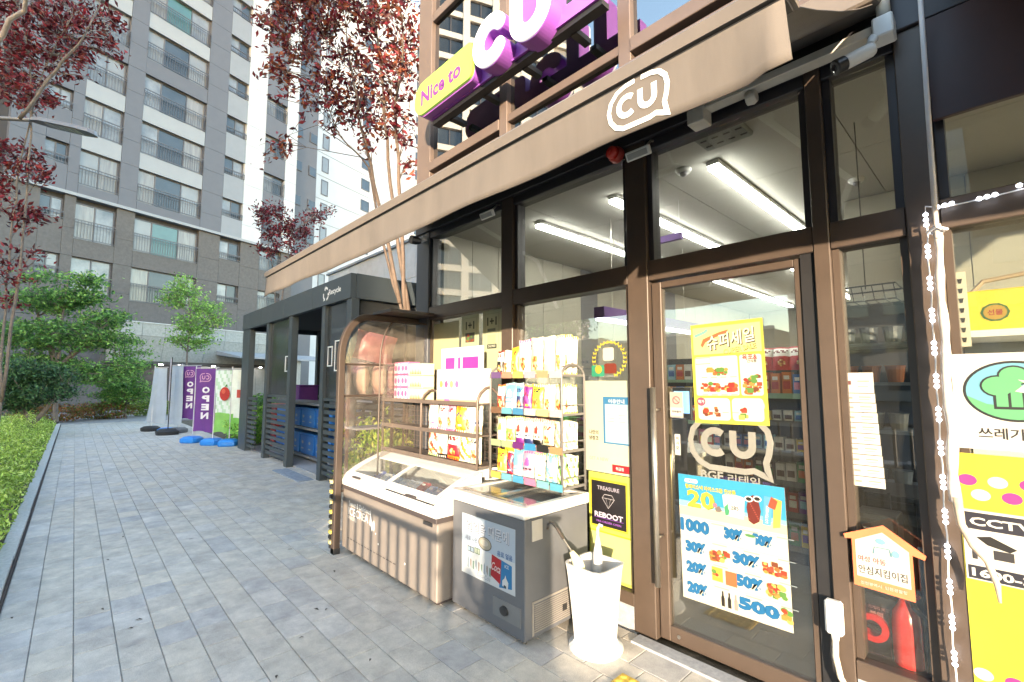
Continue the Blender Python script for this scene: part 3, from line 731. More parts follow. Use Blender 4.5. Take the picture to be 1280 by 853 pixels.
along([(.116, .033), (.155, .034), (.16, .028)], 18, p0, rot, 'lens_hood', BLACKP)
along([(.161, .018), (.163, .012)], 14, p0, rot, 'lens', M('lens_glass', (.02, .02, .03), .08))
MB().tube([(-.33, -.1, 3.1), (-.33, -.15, 3.06), (-.33, -.185, 3.025)], [.022, .016, .018], 10).build('stalk', WHITEP, CCTV, smooth=True)
e = E('alarm_strobe', (-1.75, -.1, 3.1), 'red round alarm strobe under the awning beside the motion sensor', 'alarm light')
MB().lathe((-1.75, -.021, 3.1), [(.055, 0), (.055, .03), (.048, .05)], 20, axis='y').build('base_plate', M('strobe_base', (.35, .04, .03), .5), e)
MB().lathe((-1.75, -.0711, 3.1), [(.046, 0), (.04, .03), (.02, .045)], 18, axis='y').build('strobe_dome', M('strobe_red', (.5, .03, .02), .25), e, smooth=True)
def pir(x, z, lab):
    e = E('door_sensor', (x, -.12, z), lab, 'sensor', 'sensors under the awning')
    m = Matrix.Rotation(R(28), 3, 'X')
    MB().obox((x, -.12, z), (.17, .03, .06), m).build('sensor_body', WHITEP, e, bevel=.006)
    MB().obox(Vector((x, -.12, z)) + m @ Vector((0, -.0165, -.002)), (.14, .002, .036), m).build('sensor_window', M('sensor_grey', (.33, .33, .33), .3), e)
    MB().tube([(x+.05, -.11, z+.03), (x+.05, -.05, z+.09), (x+.05, -.02, z+.1)], .008, 6).build('bracket', STEEL, e)
pir(-1.53, 3.0, 'white rectangular sensor beside the red strobe above the door'); pir(-3.02, 3.0, 'white rectangular sensor under the far end of the awning')
MB().tube([(-4.2, -.05, 3.12), (-4.24, -.12, 3.0), (-4.26, -.14, 2.95)], .03, 8)
e = E('wall_spotlight', (-4.2, -.1, 3.02), 'small black spotlight at the far corner under the awning', 'lamp')
MB().lathe((-4.2, -.06, 3.04), [(.03, 0), (.045, .05), (.045, .11)], 12, axis='y').build('lamp_head', BLACKP, e)
MB().box(-4.25, -4.15, -.06, -.001, 3.05, 3.09).build('bracket', WHITEP, e)

# ------------------------------------------------------------------ right end: sign box, string of lamps, hanging pole and rolled sheet
e = E('sign_box', (.5, -.02, 2.7), 'dark maroon blank sign panel above the transom beside the white pole', 'sign')
MB().box(-.163, 1.298, -.025, .004, 2.672, 3.135).build('panel', M('maroon_panel', (.032, .012, .014), .45), e, bevel=.003)
GLOW = M('led_bead', (1, 1, 1), .4, emit=((.86, .9, 1), 1.1)); WIRE = M('wire_white', (.7, .7, .72), .5)
STR = E('led_string', (-.21, -.02, 2.28), 'string of white LED beads along the transom and down the frame', 'string lights')
wire = [(.5, -.03, 2.30), (.1, -.03, 2.292), (-.02, -.03, 2.285), (-.15, -.035, 2.28), (-.205, -.035, 2.3)] + [(-.206 - .0008*k + .0025*math.sin(k*1.7), -.03 + .004*math.sin(k), 2.26 - .07*k) for k in range(30)]
MB().tube(wire, .003, 5).build('wire', WIRE, STR)
def beads(c, d):
    mb = MB()
    for k in (-1, 0, 1):
        q = Vector(c) + Vector(d) * k * .022
        mb.lathe((q.x, q.y - .004, q.z), [(.008, 0), (.009, .005), (.003, .011)], 10, axis='y')
    mb.build('bead', GLOW, STR, smooth=True)
for x in (.35, .2, .09, -.02, -.145): beads((x, -.03, 2.287 + .02*(x > .05)), (1, 0, .08))
for k in range(16): beads((-.206 - .0015*k, -.03, 2.24 - .137*k), (0, 0, 1))
POLE = E('hanging_pole', (-.165, -.1, 2.1), 'thin white pole hanging beside the string of lights', 'pole')
MB().tube([(-.16, -.1, 3.4), (-.168, -.1, 2.6), (-.172, -.1, 2.14)], .0095, 8).build('pole', M('pole_white', (.6, .56, .55), .6), POLE, smooth=True)
VS = E('rolled_sheet', (-.17, -.1, .75), 'rolled clear plastic sheet tied up beside the LED string', 'plastic sheet')
pts = []; rad = []
for k in range(22):
    t = k/21; pts.append((-.170 + .003*math.sin(k*.9) - .012*t, -.085 + .004*math.sin(k*1.3), 2.2 - 1.12*t)); rad.append(.013 + .003*math.sin(k*1.9) + .006*t)
MB().tube(pts, rad, 9).build('sheet_roll', M('vinyl_white', (.66, .63, .62), .35, var=.2, scale=14, bump=.5, bscale=30, trans=.3), VS, smooth=True)
pts2 = [(-.178, -.09, 1.1), (-.17, -.1, 1.0), (-.14, -.11, .93), (-.105, -.11, .88), (-.085, -.11, .8), (-.082, -.11, .74)]
MB().tube(pts2, [.017, .013, .015, .012, .01, .005], 9).build('sheet_tail', M('vinyl_tail', (.55, .46, .36), .5, var=.25, scale=20, trans=.2), VS, smooth=True)
MB().tube([(-.2, -.1, 2.17), (-.17, -.13, 2.18), (-.14, -.1, 2.17), (-.17, -.06, 2.165), (-.2, -.1, 2.17)], .006, 6).build('tie', WIRE, VS)
e = E('cable_box', (-.63, -.03, .36), 'white cable box on the frame with a curved flexible pipe below', 'cable box')
MB().box(-.665, -.595, -.045, -.002, .395, .545).build('box_body', WHITEP, e, bevel=.01)
MB().lathe((-.63, -.025, .37), [(.014, 0), (.017, .025)], 10).build('gland', WHITEP, e)
MB().tube([(-.63, -.025, .375), (-.632, -.03, .3), (-.615, -.04, .22), (-.57, -.05, .15), (-.5, -.055, .1), (-.4, -.06, .06)], .013, 8).build('flexible_pipe', M('pipe_cream', (.6, .55, .45), .6), e, smooth=True)
# ================================================================== FREEZERS, RACKS AND WHAT STANDS IN FRONT OF THE SHOP
TAUPE = M('freezer_taupe', (.165, .145, .132), .45, var=.1, scale=4)
SLATE = M('freezer_slate', (.088, .093, .105), .42, var=.11, scale=4)
FWHITE = M('freezer_white', (.52, .515, .50), .35, var=.04)
FDARK = M('freezer_band', (.05, .04, .04), .5)
LID = glass('freezer_lid_glass', (.93, .95, .95), .08, 0, .05, (.8, .8, .78))
VINYL = glass('clear_vinyl', (.90, .88, .86), .06, .08, .035, (.6, .55, .52))
RACKM = M('rack_brown', (.14, .11, .095), .5, metal=.3)
RACKG = M('rack_grey', (.16, .155, .15), .5, metal=.3)
ORD = ['first', 'second', 'third', 'fourth', 'fifth', 'sixth', 'seventh', 'eighth', 'ninth', 'tenth', 'eleventh', 'twelfth']
# ---- curved-lid ice cream freezer (X -4.3..-2.75, front Y -.77)
F1 = E('ice_cream_freezer', (-3.53, -.45, 0), 'taupe ice cream chest freezer with a curved white sliding lid', 'freezer')
MB().box(-4.3, -2.76, -.77, -.12, .05, .575).build('cabinet_body', TAUPE, F1, bevel=.008)
MB().box(-4.28, -2.78, -.74, -.15, .03, .049).build('base_frame', FDARK, F1)
MB().box(-4.302, -2.758, -.782, -.12, .576, .612).build('band', FDARK, F1, bevel=.003)
prof = [(-.785, .613), (-.79, .65), (-.745, .715), (-.66, .768), (-.55, .815), (-.44, .855), (-.38, .875), (-.38, .613)]
for (a, b) in ((-4.3, -4.245), (-2.815, -2.76)): MB().prism(prof, 'x', a, b).build('lid_cheek', FWHITE, F1)
MB().prism([(-.785, .613), (-.79, .65), (-.765, .685), (-.735, .66), (-.735, .613)], 'x', -4.2445, -2.8155).build('front_lip', FWHITE, F1)
MB().prism([(-.44, .825), (-.44, .855), (-.38, .876), (-.2, .885), (-.12, .87), (-.12, .613), (-.2, .613), (-.2, .825)], 'x', -4.2445, -2.8155).build('rear_hood', FWHITE, F1)
MB().box(-4.2445, -2.8155, -.734, -.2, .35, .36).build('inner_floor', FWHITE, F1)
def lid(a, b, off):
    pts = [(-.765, .690), (-.70, .735), (-.62, .777), (-.53, .815), (-.44, .848)]; pts = [(y, z + off) for y, z in pts]
    return MB().prism(pts + [(y, z - .006) for y, z in reversed(pts)], 'x', a, b)
L1 = lid(-4.243, -3.52, .004).build('sliding_lid', LID, F1); L2 = lid(-3.56, -2.817, .013).build('sliding_lid', LID, F1)
for l, a, b, o_ in ((L1, -4.243, -3.52, .006), (L2, -3.56, -2.817, .016)):
    m = MB().prism([(-.772, .688+o_), (-.72, .728+o_), (-.715, .722+o_), (-.765, .68+o_)], 'x', a, b).prism([(-.49, .832+o_), (-.44, .850+o_), (-.44, .842+o_), (-.49, .824+o_)], 'x', a, b)
    for x in (a, b-.03): m.prism([(-.719, .731+o_), (-.62, .778+o_), (-.491, .831+o_), (-.491, .823+o_), (-.62, .77+o_), (-.719, .722+o_)], 'x', x, x+.03)
    m.build('lid_frame', FWHITE, l)
for x in (-4.02, -3.1): MB().box(x-.07, x+.07, -.79, -.77, .70, .715).build('lid_handle', FDARK, F1, bevel=.004)
MB().box(-2.93, -2.82, -.778, -.771, .545, .57).build('model_plate', BLACKP, F1)
mb = MB()
for i in range(16): mb.box(-4.18 + i*.055, -4.145 + i*.055, -.7725, -.769, .155, .161)
mb.build('vent_slot', BLACKP, F1)
for x in (-4.2, -2.85):
    MB().lathe((x, -.7, .025), [(.025, -.012), (.025, .012)], 12, axis='x').build('castor', BLACKP, F1)
pr = Print(); T = '#fbf4ec'
pr.text(T, 'Sweet & Delicious', -3.96, .462, .045, .42, bold=-.002); pr.text(T, 'ICECREA', -3.98, .395, .065, .39, bold=.0); pr.text(T, '아이스크림', -4.1, .338, .034, .17, bold=.0)
pr.poly(T, [(-3.765, .36), (-3.75, .44), (-3.745, .49), (-3.74, .44), (-3.725, .405), (-3.70, .375), (-3.685, .41), (-3.67, .365), (-3.68, .32), (-3.70, .34), (-3.72, .31), (-3.735, .345)])
pr.ell(T, -3.65, .31, .007); pr.ell(T, -3.6, .24, .008); pr.ell(T, -3.18, .2, .008)
o = pr.build('lettering', F1, M('lettering_white', (.78, .76, .72), .5)); o.location = Vector((0, -.7705, 0)) - W[F1.name]
# ice creams in the freezer
cols = ['#4b5fae', '#c9ced8', '#b8404a', '#e9e3da', '#3a4a7a', '#d87d86', '#7f9cc7', '#f1ece0', '#8b1f2d', '#9db7d6']
names = {'#4b5fae': 'blue', '#c9ced8': 'silver', '#b8404a': 'red', '#e9e3da': 'cream', '#3a4a7a': 'navy', '#d87d86': 'pink', '#7f9cc7': 'pale blue', '#f1ece0': 'white', '#8b1f2d': 'dark red', '#9db7d6': 'light blue'}
PACK = M('foil_pack', (1, 1, 1), .4, attr=True, gain=.7, var=.08, scale=20, bump=.3, bscale=40)
k = 0
for i in range(12):
    for j in range(3):
        x = -4.14 + i*.107; y = -.68 + j*.11; c = cols[(i*3 + j*5 + i//4) % 10] if i < 4 or i > 6 else cols[(0, 4, 1)[j]]
        z = .50 + j*.06 + random.uniform(-.01, .02)
        mb = MB(); mb.cur = lin(c)
        mb.obox((x, y, z), (.09, .1, .14), Matrix.Rotation(random.uniform(-.2, .2), 3, 'Z') @ Matrix.Rotation(.45, 3, 'X')); mb.box(x-.02, x+.02, y-.03, y-.01, z+.05, z+.078, '#f5f0e8')
        o = mb.build('ice_cream_pack', PACK, None, bevel=.006)
        tag(o, f'{names[c]} ice cream pack under the curved lid, {ORD[i]} column, {["front", "middle", "back"][j]} row', 'ice cream', 'ice cream packs in the freezer')
# ---- flat-lid chest freezer (X -2.74..-2.02, front Y -.66)
F2 = E('chest_freezer', (-2.38, -.36, 0), 'grey chest freezer with a glass sliding top and a drinks poster on its front', 'freezer')
MB().box(-2.735, -2.02, -.66, -.06, .045, .735).build('cabinet_body', SLATE, F2, bevel=.006)
t = MB(); t.box(-2.745, -2.01, -.672, -.615, .736, .805).box(-2.745, -2.01, -.10, -.05, .736, .805).box(-2.745, -2.69, -.6149, -.1001, .737, .804).box(-2.065, -2.01, -.6149, -.1001, .737, .804)
t.build('top_rim', FWHITE, F2, bevel=.006)
MB().box(-2.68, -2.07, -.6, -.11, .60, .605).build('inner_tray', M('tray_dark', (.1, .11, .11), .6), F2)
g1 = MB().box(-2.689, -2.36, -.614, -.101, .79, .796).build('sliding_glass', LID, F2); g2 = MB().box(-2.4, -2.066, -.614, -.101, .779, .785).build('sliding_glass', LID, F2)
MB().box(-2.40, -2.36, -.613, -.102, .7965, .806).build('glass_rail', STEEL, g1); MB().box(-2.689, -2.066, -.613, -.595, .8065, .812).build('glass_rail', STEEL, g1)
MB().box(-2.30, -2.05, -.664, -.659, .115, .225).build('control_panel', M('panel_grey', (.13, .135, .14), .5), F2)
MB().lathe((-2.19, -.665, .17), [(.028, 0), (.026, .012), (.01, .014)], 16, axis='y', sx=1.3).build('thermostat_knob', BLACKP, F2)
mb = MB()
for i in range(9): mb.box(-2.019, -2.016, -.55 + i*.046, -.52 + i*.046, .08, .235) if False else None
for j in range(13): mb.box(-2.0195, -2.0155, -.58, -.14, .075 + j*.0125, .081 + j*.0125)
mb.box(-2.0199, -2.0165, -.6, -.585, .06, .245).box(-2.0199, -2.0165, -.6, -.12, .24, .252)
mb.build('vent_grille', M('grille_grey', (.24, .22, .2), .5), F2)
MB().box(-2.0195, -2.014, -.33, -.29, .12, .16).build('socket', BLACKP, F2); MB().box(-2.0195, -2.015, -.6, -.51, .60, .72).build('rating_sticker', M('sticker_grey', (.4, .38, .35), .5), F2)
for x in (-2.66, -2.08):
    MB().lathe((x, -.6, .024), [(.024, -.01), (.024, .01)], 12, axis='x').box(x-.018, x+.018, -.63, -.57, .038, .0445).build('castor', STEEL, F2)
for i in range(7):
    for j in range(3):
        c = ['#d7e3e6', '#9fc0c4', '#cfd6c0', '#e6dcd0', '#7fa08a', '#c7b8b0'][(i + j*2) % 6]; nm = ['icy white', 'pale teal', 'pale green', 'cream', 'sage', 'beige'][(i + j*2) % 6]
        x = -2.63 + i*.085; y = -.53 + j*.15
        o = MB().box(x-.038, x+.038, y-.06, y+.06, .606, .66 + .02*((i+j) % 3), c).box(x-.03, x+.03, y-.05, y+.05, .6605 + .02*((i+j) % 3), .663 + .02*((i+j) % 3), '#44624f').build('frozen_cup', PACK, None, bevel=.004)
        tag(o, f'{nm} frozen drink pack under the flat glass top, {ORD[i]} column, {["front", "middle", "back"][j]} row', 'frozen pack', 'frozen packs in the grey freezer')
# poster on the freezer front
PO = sheet('drinks_poster', .525, .385, (-2.36, -.6625, .28), 'pale blue poster with ice drinks on the grey freezer front', 'poster', '#dfeaf5', thick=.0015)
p = Print(); p.rect('#cfe0f3', -.262, .262, .002, .383); p.rect('#eef5fb', -.262, .262, .002, .19).layer(1)
p.text('#8e97a8', '얼얼음 때문에', .0, .315, .075, .42, bold=.03).layer(2).text('#f6f9ff', '얼얼음 때문에', -.004, .319, .075, .42, bold=.0).layer(1)
p.text('#7e8aa0', '새로 나온', -.16, .235, .032, .13, bold=.03); p.text('#5f83b8', '음료 얼음', .17, .21, .034, .14, bold=.03)
p.ell('#6d6a63', -.02, .235, .067, .042); p.layer(2).ell('#c9c3ae', -.02, .236, .06, .036); p.layer(3).ell('#e7e2d2', -.025, .24, .04, .02); p.layer(1)
p.rect('#5e6f7c', -.2, -.13, .15, .185).rect('#6a8a5e', -.125, -.07, .152, .19); p.layer(2).rect('#bcd3e6', -.195, -.17, .155, .18).rect('#bcd3e6', -.162, -.135, .155, .18).rect('#d8e2d0', -.12, -.1, .157, .185).rect('#d8e2d0', -.093, -.075, .157, .185); p.layer(1)
p.poly('#2f8fd0', [(.12, .01), (.235, .03), (.235, .165), (.12, .18)]); p.layer(2).poly('#c8202e', [(.04, .06), (.13, .03), (.14, .175), (.05, .19)]); p.layer(3).text('#fdf5f5', 'Coca', .09, .12, .05, .085, bold=.01, shear=.3, rot=-.1).text('#eaf4ff', 'ICE', .19, .15, .02, bold=.02)
p.poly('#f4f8fb', [(.15, .03), (.2, .02), (.205, .06), (.185, .08), (.18, .1), (.172, .08), (.15, .06)]); p.poly('#3a4a5a', [(.16, .025), (.185, .02), (.185, .035), (.165, .04)]); p.layer(1)
for i in range(9): p.poly(['#9fb3c4', '#b9a9a0', '#8fae9e'][i % 3], [(-.2 + i*.028, .05 + .02*(i % 2)), (-.185 + i*.028, .045), (-.183 + i*.028, .1), (-.192 + i*.028, .12 - .01*(i % 3)), (-.2 + i*.028, .1)])
p.text('#b0b6bd', 'Coca-Cola', -.03, .03, .028, .13, bold=.0, shear=.2)
p.build('print', PO)

# ------------------------------------------------------------------ snack bags
def bag_mesh(w, h, d, c1, c2, c3, kind=0):
    nx, nz = 10, 14; mb = MB(); V = []; rd = random.Random(hash((c1, c2, c3, kind, round(w, 2))) & 0xffff)
    ph = rd.uniform(0, 6)
    for side in (-1, 1):
        for j in range(nz+1):
            v = j/nz; pz = math.sin(math.pi * min(1, max(0, (v-.06)/.88)))**.55 if .06 < v < .94 else 0
            for i in range(nx+1):
                u = i/nx; px = math.sin(math.pi*u)**.6 if 0 < u < 1 else 0
                wr = .0035*math.sin(i*2.1 + j*1.7 + ph) + .003*math.sin(i*.9 - j*2.6 + ph*2) + (.004*math.sin(i*2.4 + ph) if v < .2 or v > .8 else 0)
                V.append(((u-.5)*w*(1 - .06*pz), side*(d/2*px*pz + .001) + wr*px*max(pz, .2), v*h + .004*math.sin(u*5 + ph)*(v > .9)))
    n = (nx+1)*(nz+1); food_ = ('#c8783a', '#e0b060', '#a84a2a', '#f0d8a0'); ink = rd.choice(('#2a2a30', '#7a1f24', '#1f3f7a', '#fdfaf2', c2))
    for side in (0, 1):
        for j in range(nz):
            for i in range(nx):
                a = side*n + j*(nx+1) + i; f = (a, a+1, a+nx+2, a+nx+1); f = f if side == 0 else tuple(reversed(f))
                u = (i+.5)/nx; v = (j+.5)/nz
                if v > .93 or v < .07: c = c3 if i % 2 else c1
                elif kind == 0: c = ink if (.68 < v < .84 and .15 < u < .85 and (i*7 + j*3) % 5 < 3) else rd.choice(food_) if (u-.5)**2*3 + (v-.35)**2*5 < .16 else c2 if v < .14 else c1
                elif kind == 1: c = c2 if v < .3 else ink if (.34 < v < .42 and i % 3) else c3 if (u-.5)**2*4 + (v-.62)**2*9 < .22 else c1
                elif kind == 2: c = (ink if (.7 < v < .84 and .1 < u < .9 and (i + j) % 3) else c2) if v > .58 else rd.choice(food_) if (u-.6)**2*5 + (v-.3)**2*8 < .18 else c3 if v < .16 else c1
                else: c = ink if (.6 < v < .72 and .2 < u < .8 and (i*3 + j) % 4 < 2) else c2 if (u + v*1.2) % .55 < .22 else c3 if .2 < v < .3 else c1
                mb.f.append(f); mb.c.append(lin(c)); mb.m.append(0)
    mb.v = [tuple(map(float, p)) for p in V]
    return mb
BAGM = M('snack_film', (1, 1, 1), .38, attr=True, gain=.74, var=.08, scale=18, bump=.5, bscale=25, spec=.6)
CN = {'#f3efe6': 'white', '#e9d7e4': 'pale pink', '#d94f9b': 'magenta', '#f2e23a': 'yellow', '#e8e6c0': 'cream', '#6fb7dc': 'light blue', '#2c3a6d': 'navy', '#7b2d86': 'purple', '#b33a2a': 'red brown', '#8cc152': 'green', '#dfe8c8': 'pale green', '#c22030': 'red', '#181818': 'black', '#e58a2a': 'orange', '#7cc3d8': 'sky blue', '#e79bb4': 'rose pink', '#c9d4d2': 'silver grey', '#d8b58a': 'tan'}
def bag(x, y, z, w, h, c1, c2, c3, kind, lab, group, d=.05, tilt=0., yaw=0.):
    o = bag_mesh(w, h, d, c1, c2, c3, kind).build('snack_bag', BAGM, None, smooth=True)
    o.location = (x, y, z); o.rotation_euler = (tilt, random.uniform(-.04, .04), yaw)
    return tag(o, lab, 'snack bag', group)
# ---- rack on the grey freezer
K2 = E('snack_rack', (-2.42, -.15, .806), 'grey four-tier wire snack rack standing on the grey chest freezer', 'rack')
X0, X1, Y0, Y1 = -2.79, -2.06, -.27, -.03
SH = [.85, 1.09, 1.335, 1.60]
for x in (X0, X1):
    MB().tube([(x, Y0, .812), (x, Y0, 1.60)] + [(x, Y0 + (Y1-Y0)*t, 1.60 + .075*math.sin(math.pi*t)**.6) for t in (.03, .12, .3, .5, .7, .88, .97)] + [(x, Y1, 1.60), (x, Y1, .812)], .0095, 8).build('side_frame', RACKG, K2, smooth=True)
for z in SH:
    s = MB().box(X0, X1, Y0, Y1, z-.012, z-.004).box(X0, X1, Y0-.008, Y0-.002, z-.018, z+.008).box(X1-.004, X1+.003, Y0, Y1, z-.012, z+.005)
    s.build('shelf', RACKG, K2); MB().tube([(X1, Y0, z+.06), (X1, Y1, z+.06)], .004, 6).tube([(X0, Y1-.005, z+.05), (X1, Y1-.005, z+.05)], .004, 6).build('guard_wire', RACKG, K2)
tiers = {3: [('#181818', '#f3efe6', '#b33a2a', 2, .075, .2), ('#f3efe6', '#e9d7e4', '#e8e6c0', 0, .09, .2), ('#f2e23a', '#f3efe6', '#e58a2a', 0, .09, .22), ('#e9d7e4', '#f3efe6', '#d94f9b', 0, .14, .27), ('#e8e6c0', '#d8b58a', '#f3efe6', 0, .13, .28), ('#f3efe6', '#e8e6c0', '#dfe8c8', 1, .12, .28), ('#f3efe6', '#dfe8c8', '#f2e23a', 0, .10, .28)],
         2: [('#b33a2a', '#f3efe6', '#e58a2a', 2, .085, .2), ('#6fb7dc', '#f3efe6', '#c9d4d2', 1, .13, .21), ('#2c3a6d', '#6fb7dc', '#f3efe6', 2, .075, .2), ('#7b2d86', '#d94f9b', '#f2e23a', 3, .085, .2), ('#f2e23a', '#e8e6c0', '#f3efe6', 0, .11, .2), ('#f3efe6', '#e8e6c0', '#d8b58a', 0, .11, .2), ('#e8e6c0', '#f3efe6', '#f2e23a', 0, .1, .2)],
         1: [('#dfe8c8', '#f3efe6', '#8cc152', 1, .1, .19), ('#8cc152', '#f3efe6', '#e8e6c0', 2, .1, .2), ('#f3efe6', '#7b2d86', '#b33a2a', 1, .09, .19), ('#f3efe6', '#2c3a6d', '#b33a2a', 1, .09, .19), ('#f3efe6', '#181818', '#b33a2a', 1, .09, .19), ('#e8e6c0', '#181818', '#d8b58a', 0, .11, .18), ('#f3efe6', '#d8b58a', '#e8e6c0', 3, .1, .19)],
         0: [('#f2e23a', '#f3efe6', '#e58a2a', 0, .11, .19), ('#c22030', '#2c3a6d', '#f3efe6', 3, .07, .18), ('#7cc3d8', '#f3efe6', '#6fb7dc', 1, .1, .2), ('#e79bb4', '#c9d4d2', '#d94f9b', 1, .12, .2), ('#c9d4d2', '#f3efe6', '#8cc152', 3, .11, .2), ('#7cc3d8', '#dfe8c8', '#8cc152', 3, .11, .2), ('#f3efe6', '#8cc152', '#dfe8c8', 3, .08, .2)]}
TN = ['bottom', 'third', 'second', 'top']
for t, L in tiers.items():
    tot = sum(b[4] for b in L); x = X0 + .012; sc = (X1 - X0 - .03) / tot
    for i, (c1, c2, c3, k, w, hh) in enumerate(L):
        w *= sc; bag(x + w/2, Y0 + .06, SH[t] - .003, w*.97, hh, c1, c2, c3, k, f'{CN[c1]} snack bag, {ORD[i]} in front on the {TN[t]} tier of the grey rack', 'snack bags on the grey rack', .055, -.06)
        bag(x + w/2, Y0 + .135, SH[t] - .003, w*.95, hh*1.02, c1, c2, c3, k, f'{CN[c1]} snack bag behind the {ORD[i]} one, {TN[t]} tier of the grey rack', 'snack bags on the grey rack', .05, -.04)
        bag(x + w/2, Y0 + .19, SH[t] - .003, w*.93, hh*.98, c1, c2, c3, k, f'{CN[c1]} snack bag at the back, {ORD[i]} place, {TN[t]} tier of the grey rack', 'snack bags on the grey rack', .045, -.02)
        x += w
# price strip holders
for t in range(4):
    for i, c in enumerate((['#7b5a9a', '#e2a58a', '#f0e27a', '#e6c3d6', '#d8b58a', '#f0ece0'], ['#8d6a50', '#7cc3d8', '#4f9ccf', '#f0ece0', '#f2e9a0', '#efe8da'], ['#b9d09a', '#b9d09a', '#7b2d86', '#3f9fd8', '#222222', '#d8a070'], ['#f0d060', '#7cc3d8', '#58b0dd', '#e88fb8', '#8ed0d8', '#6ac0dc'])[3-t]):
        x = X0 + .02 + i*.122
        MB().box(x, x+.108, Y0-.0115, Y0-.0085, SH[t]-.02, SH[t]+.028, c).build('price_tag', PRINT, K2)
# ---- rack on the ice cream freezer
K1 = E('snack_shelf', (-3.57, -.25, .886), 'brown wire display shelf behind the lid of the ice cream freezer', 'rack')
A0, A1, B0, B1 = -4.33, -2.83, -.37, -.14
for x, zt in ((A0, 1.37), (-3.63, 1.37), (A1, 1.40)):
    MB().tube([(x, B0, .80), (x, B0, zt)] + [(x, B0 + (B1-B0)*t, zt + .11*math.sin(math.pi*t)**.6) for t in (.04, .15, .35, .5, .65, .85, .96)] + [(x, B1, zt), (x, B1, .80)], .010, 8).build('side_frame', RACKM, K1, smooth=True)
for z in (.905, 1.14, 1.385):
    MB().box(A0, A1, B0, B1, z-.012, z-.004).box(A0, A1, B0-.009, B0-.002, z-.022, z+.012).build('shelf', RACKM, K1)
mb = MB()
for i in range(30): mb.box(A0 + .02 + i*.05, A0 + .023 + i*.05, B1-.004, B1-.001, .905, 1.385)
for j in range(10): mb.box(A0, A1, B1-.008, B1-.005, .93 + j*.048, .933 + j*.048)
mb.build('wire_back', RACKM, K1)
# pink gift packs, boxes and bags on it
GP = M('gift_pack', (1, 1, 1), .45, attr=True, gain=.66, var=.05, scale=14, bump=.15)
def carton(name, x0, x1, y0, y1, z0, z1, col, lab, cat, group=None, deco=None, bev=.004):
    e = E(name, ((x0+x1)/2, (y0+y1)/2, z0), lab, cat, group)
    MB().box(x0, x1, y0, y1, z0, z1, col).build('carton', GP, e, bevel=bev)
    if deco:
        p = Print(.0008)
        deco(p, x0, x1, z0, z1); o = p.build('print', e, GP); o.location = Vector((0, y0, 0)) - W[e.name]
    return e
def pinkdeco(p, a, b, c, d):
    for i in range(2):
        p.rr('#fbe6f0', a + (b-a)*(.08 + .46*i), a + (b-a)*(.46 + .46*i), c + .012, d - .012, .01); p.layer(2).ell('#e05a9c', a + (b-a)*(.27 + .46*i), (c+d)/2, .02, .03); p.layer(1)
for i in range(2):
    for j in range(3):
        x = -4.2 + i*.135; z = 1.382 + j*.122
        carton('pink_tissue_pack', x, x+.13, -.33, -.2, z, z+.119, '#e37db0', f'pink pack in the {["near-arch", "inner"][i]} column of the pink stack, {["lowest", "middle", "highest"][j]} row', 'pack', 'pink packs on the brown shelf', pinkdeco)
for j in range(3):
    z = 1.382 + j*.115
    carton('cream_pack', -3.925, -3.68, -.33, -.2, z, z+.112, '#efe8c4', f'cream pack with dark tufts beside the pink packs, {["lowest", "middle", "highest"][j]} of three', 'pack', 'cream packs on the brown shelf', lambda p, a, b, c, d: [p.poly('#8a7a52', [(a+.03+k*.028, c+.012), (a+.055+k*.028, c+.012), (a+.04+k*.028, c+.05+.012*(k % 2))]) for k in range(7)])
def magdeco(p, a, b, c, d):
    for (u0, u1) in ((.12, .36), (.44, .5), (.55, .92)): p.rect('#c63aa8', a + (b-a)*u0, a + (b-a)*u1, c + .05, d - .09)
    p.layer(2).rect('#fbeef8', a + (b-a)*.15, a + (b-a)*.33, c + .1, c + .19).rect('#fbeef8', a + (b-a)*.62, a + (b-a)*.86, c + .13, c + .2); p.layer(3).text('#c63aa8', '생리대', a + (b-a)*.24, c + .145, .03, bold=.03).text('#c63aa8', '1+1', a + (b-a)*.74, c + .165, .03, bold=.03)
carton('magenta_box', -3.62, -3.02, -.17, -.145, 1.383, 1.86, '#f6f2f4', 'tall white box printed with magenta panels on the brown shelf', 'box', None, magdeco)
def whdeco(p, a, b, c, d):
    for k, cc in enumerate(('#c8a060', '#a05a9a', '#d8c080', '#8f6fae')): p.ell(cc, a + .07 + k*.075, c + .15, .025, .03)
    p.rect('#e8c9a0', a, b, c, c + .028); p.layer(2).rect('#d65fb0', a + .12, a + .2, c + .003, c + .025)
carton('white_box', -3.42, -2.86, -.35, -.2, 1.383, 1.66, '#f4f1ea', 'wide white product box in front of the magenta box', 'box', None, whdeco)
b1 = [('#f3efe6', '#e8e6c0', '#d94f9b', 3, .15), ('#f3efe6', '#e79bb4', '#d94f9b', 0, .14), ('#e79bb4', '#f3efe6', '#d94f9b', 0, .12), ('#e58a2a', '#f2e23a', '#f3efe6', 3, .14), ('#f3efe6', '#e8e6c0', '#d8b58a', 0, .12), ('#f3efe6', '#d8b58a', '#e8e6c0', 1, .1)]
x = -3.61
for i, (c1, c2, c3, k, w) in enumerate(b1):
    w *= .98; bag(x + w/2, -.3, 1.142, w*.97, .22, c1, c2, c3, k, f'{CN[c1]} snack bag, {ORD[i]} on the middle board of the brown shelf', 'bags on the brown shelf', .07, -.05); x += w
b2 = [('#e8e6c0', '#b33a2a', '#8cc152', 3, .14), ('#f3efe6', '#e8e6c0', '#181818', 2, .15), ('#c22030', '#f3efe6', '#e58a2a', 2, .17), ('#f3efe6', '#e58a2a', '#e8e6c0', 3, .15), ('#f3efe6', '#e8e6c0', '#d8b58a', 0, .14)]
x = -3.61
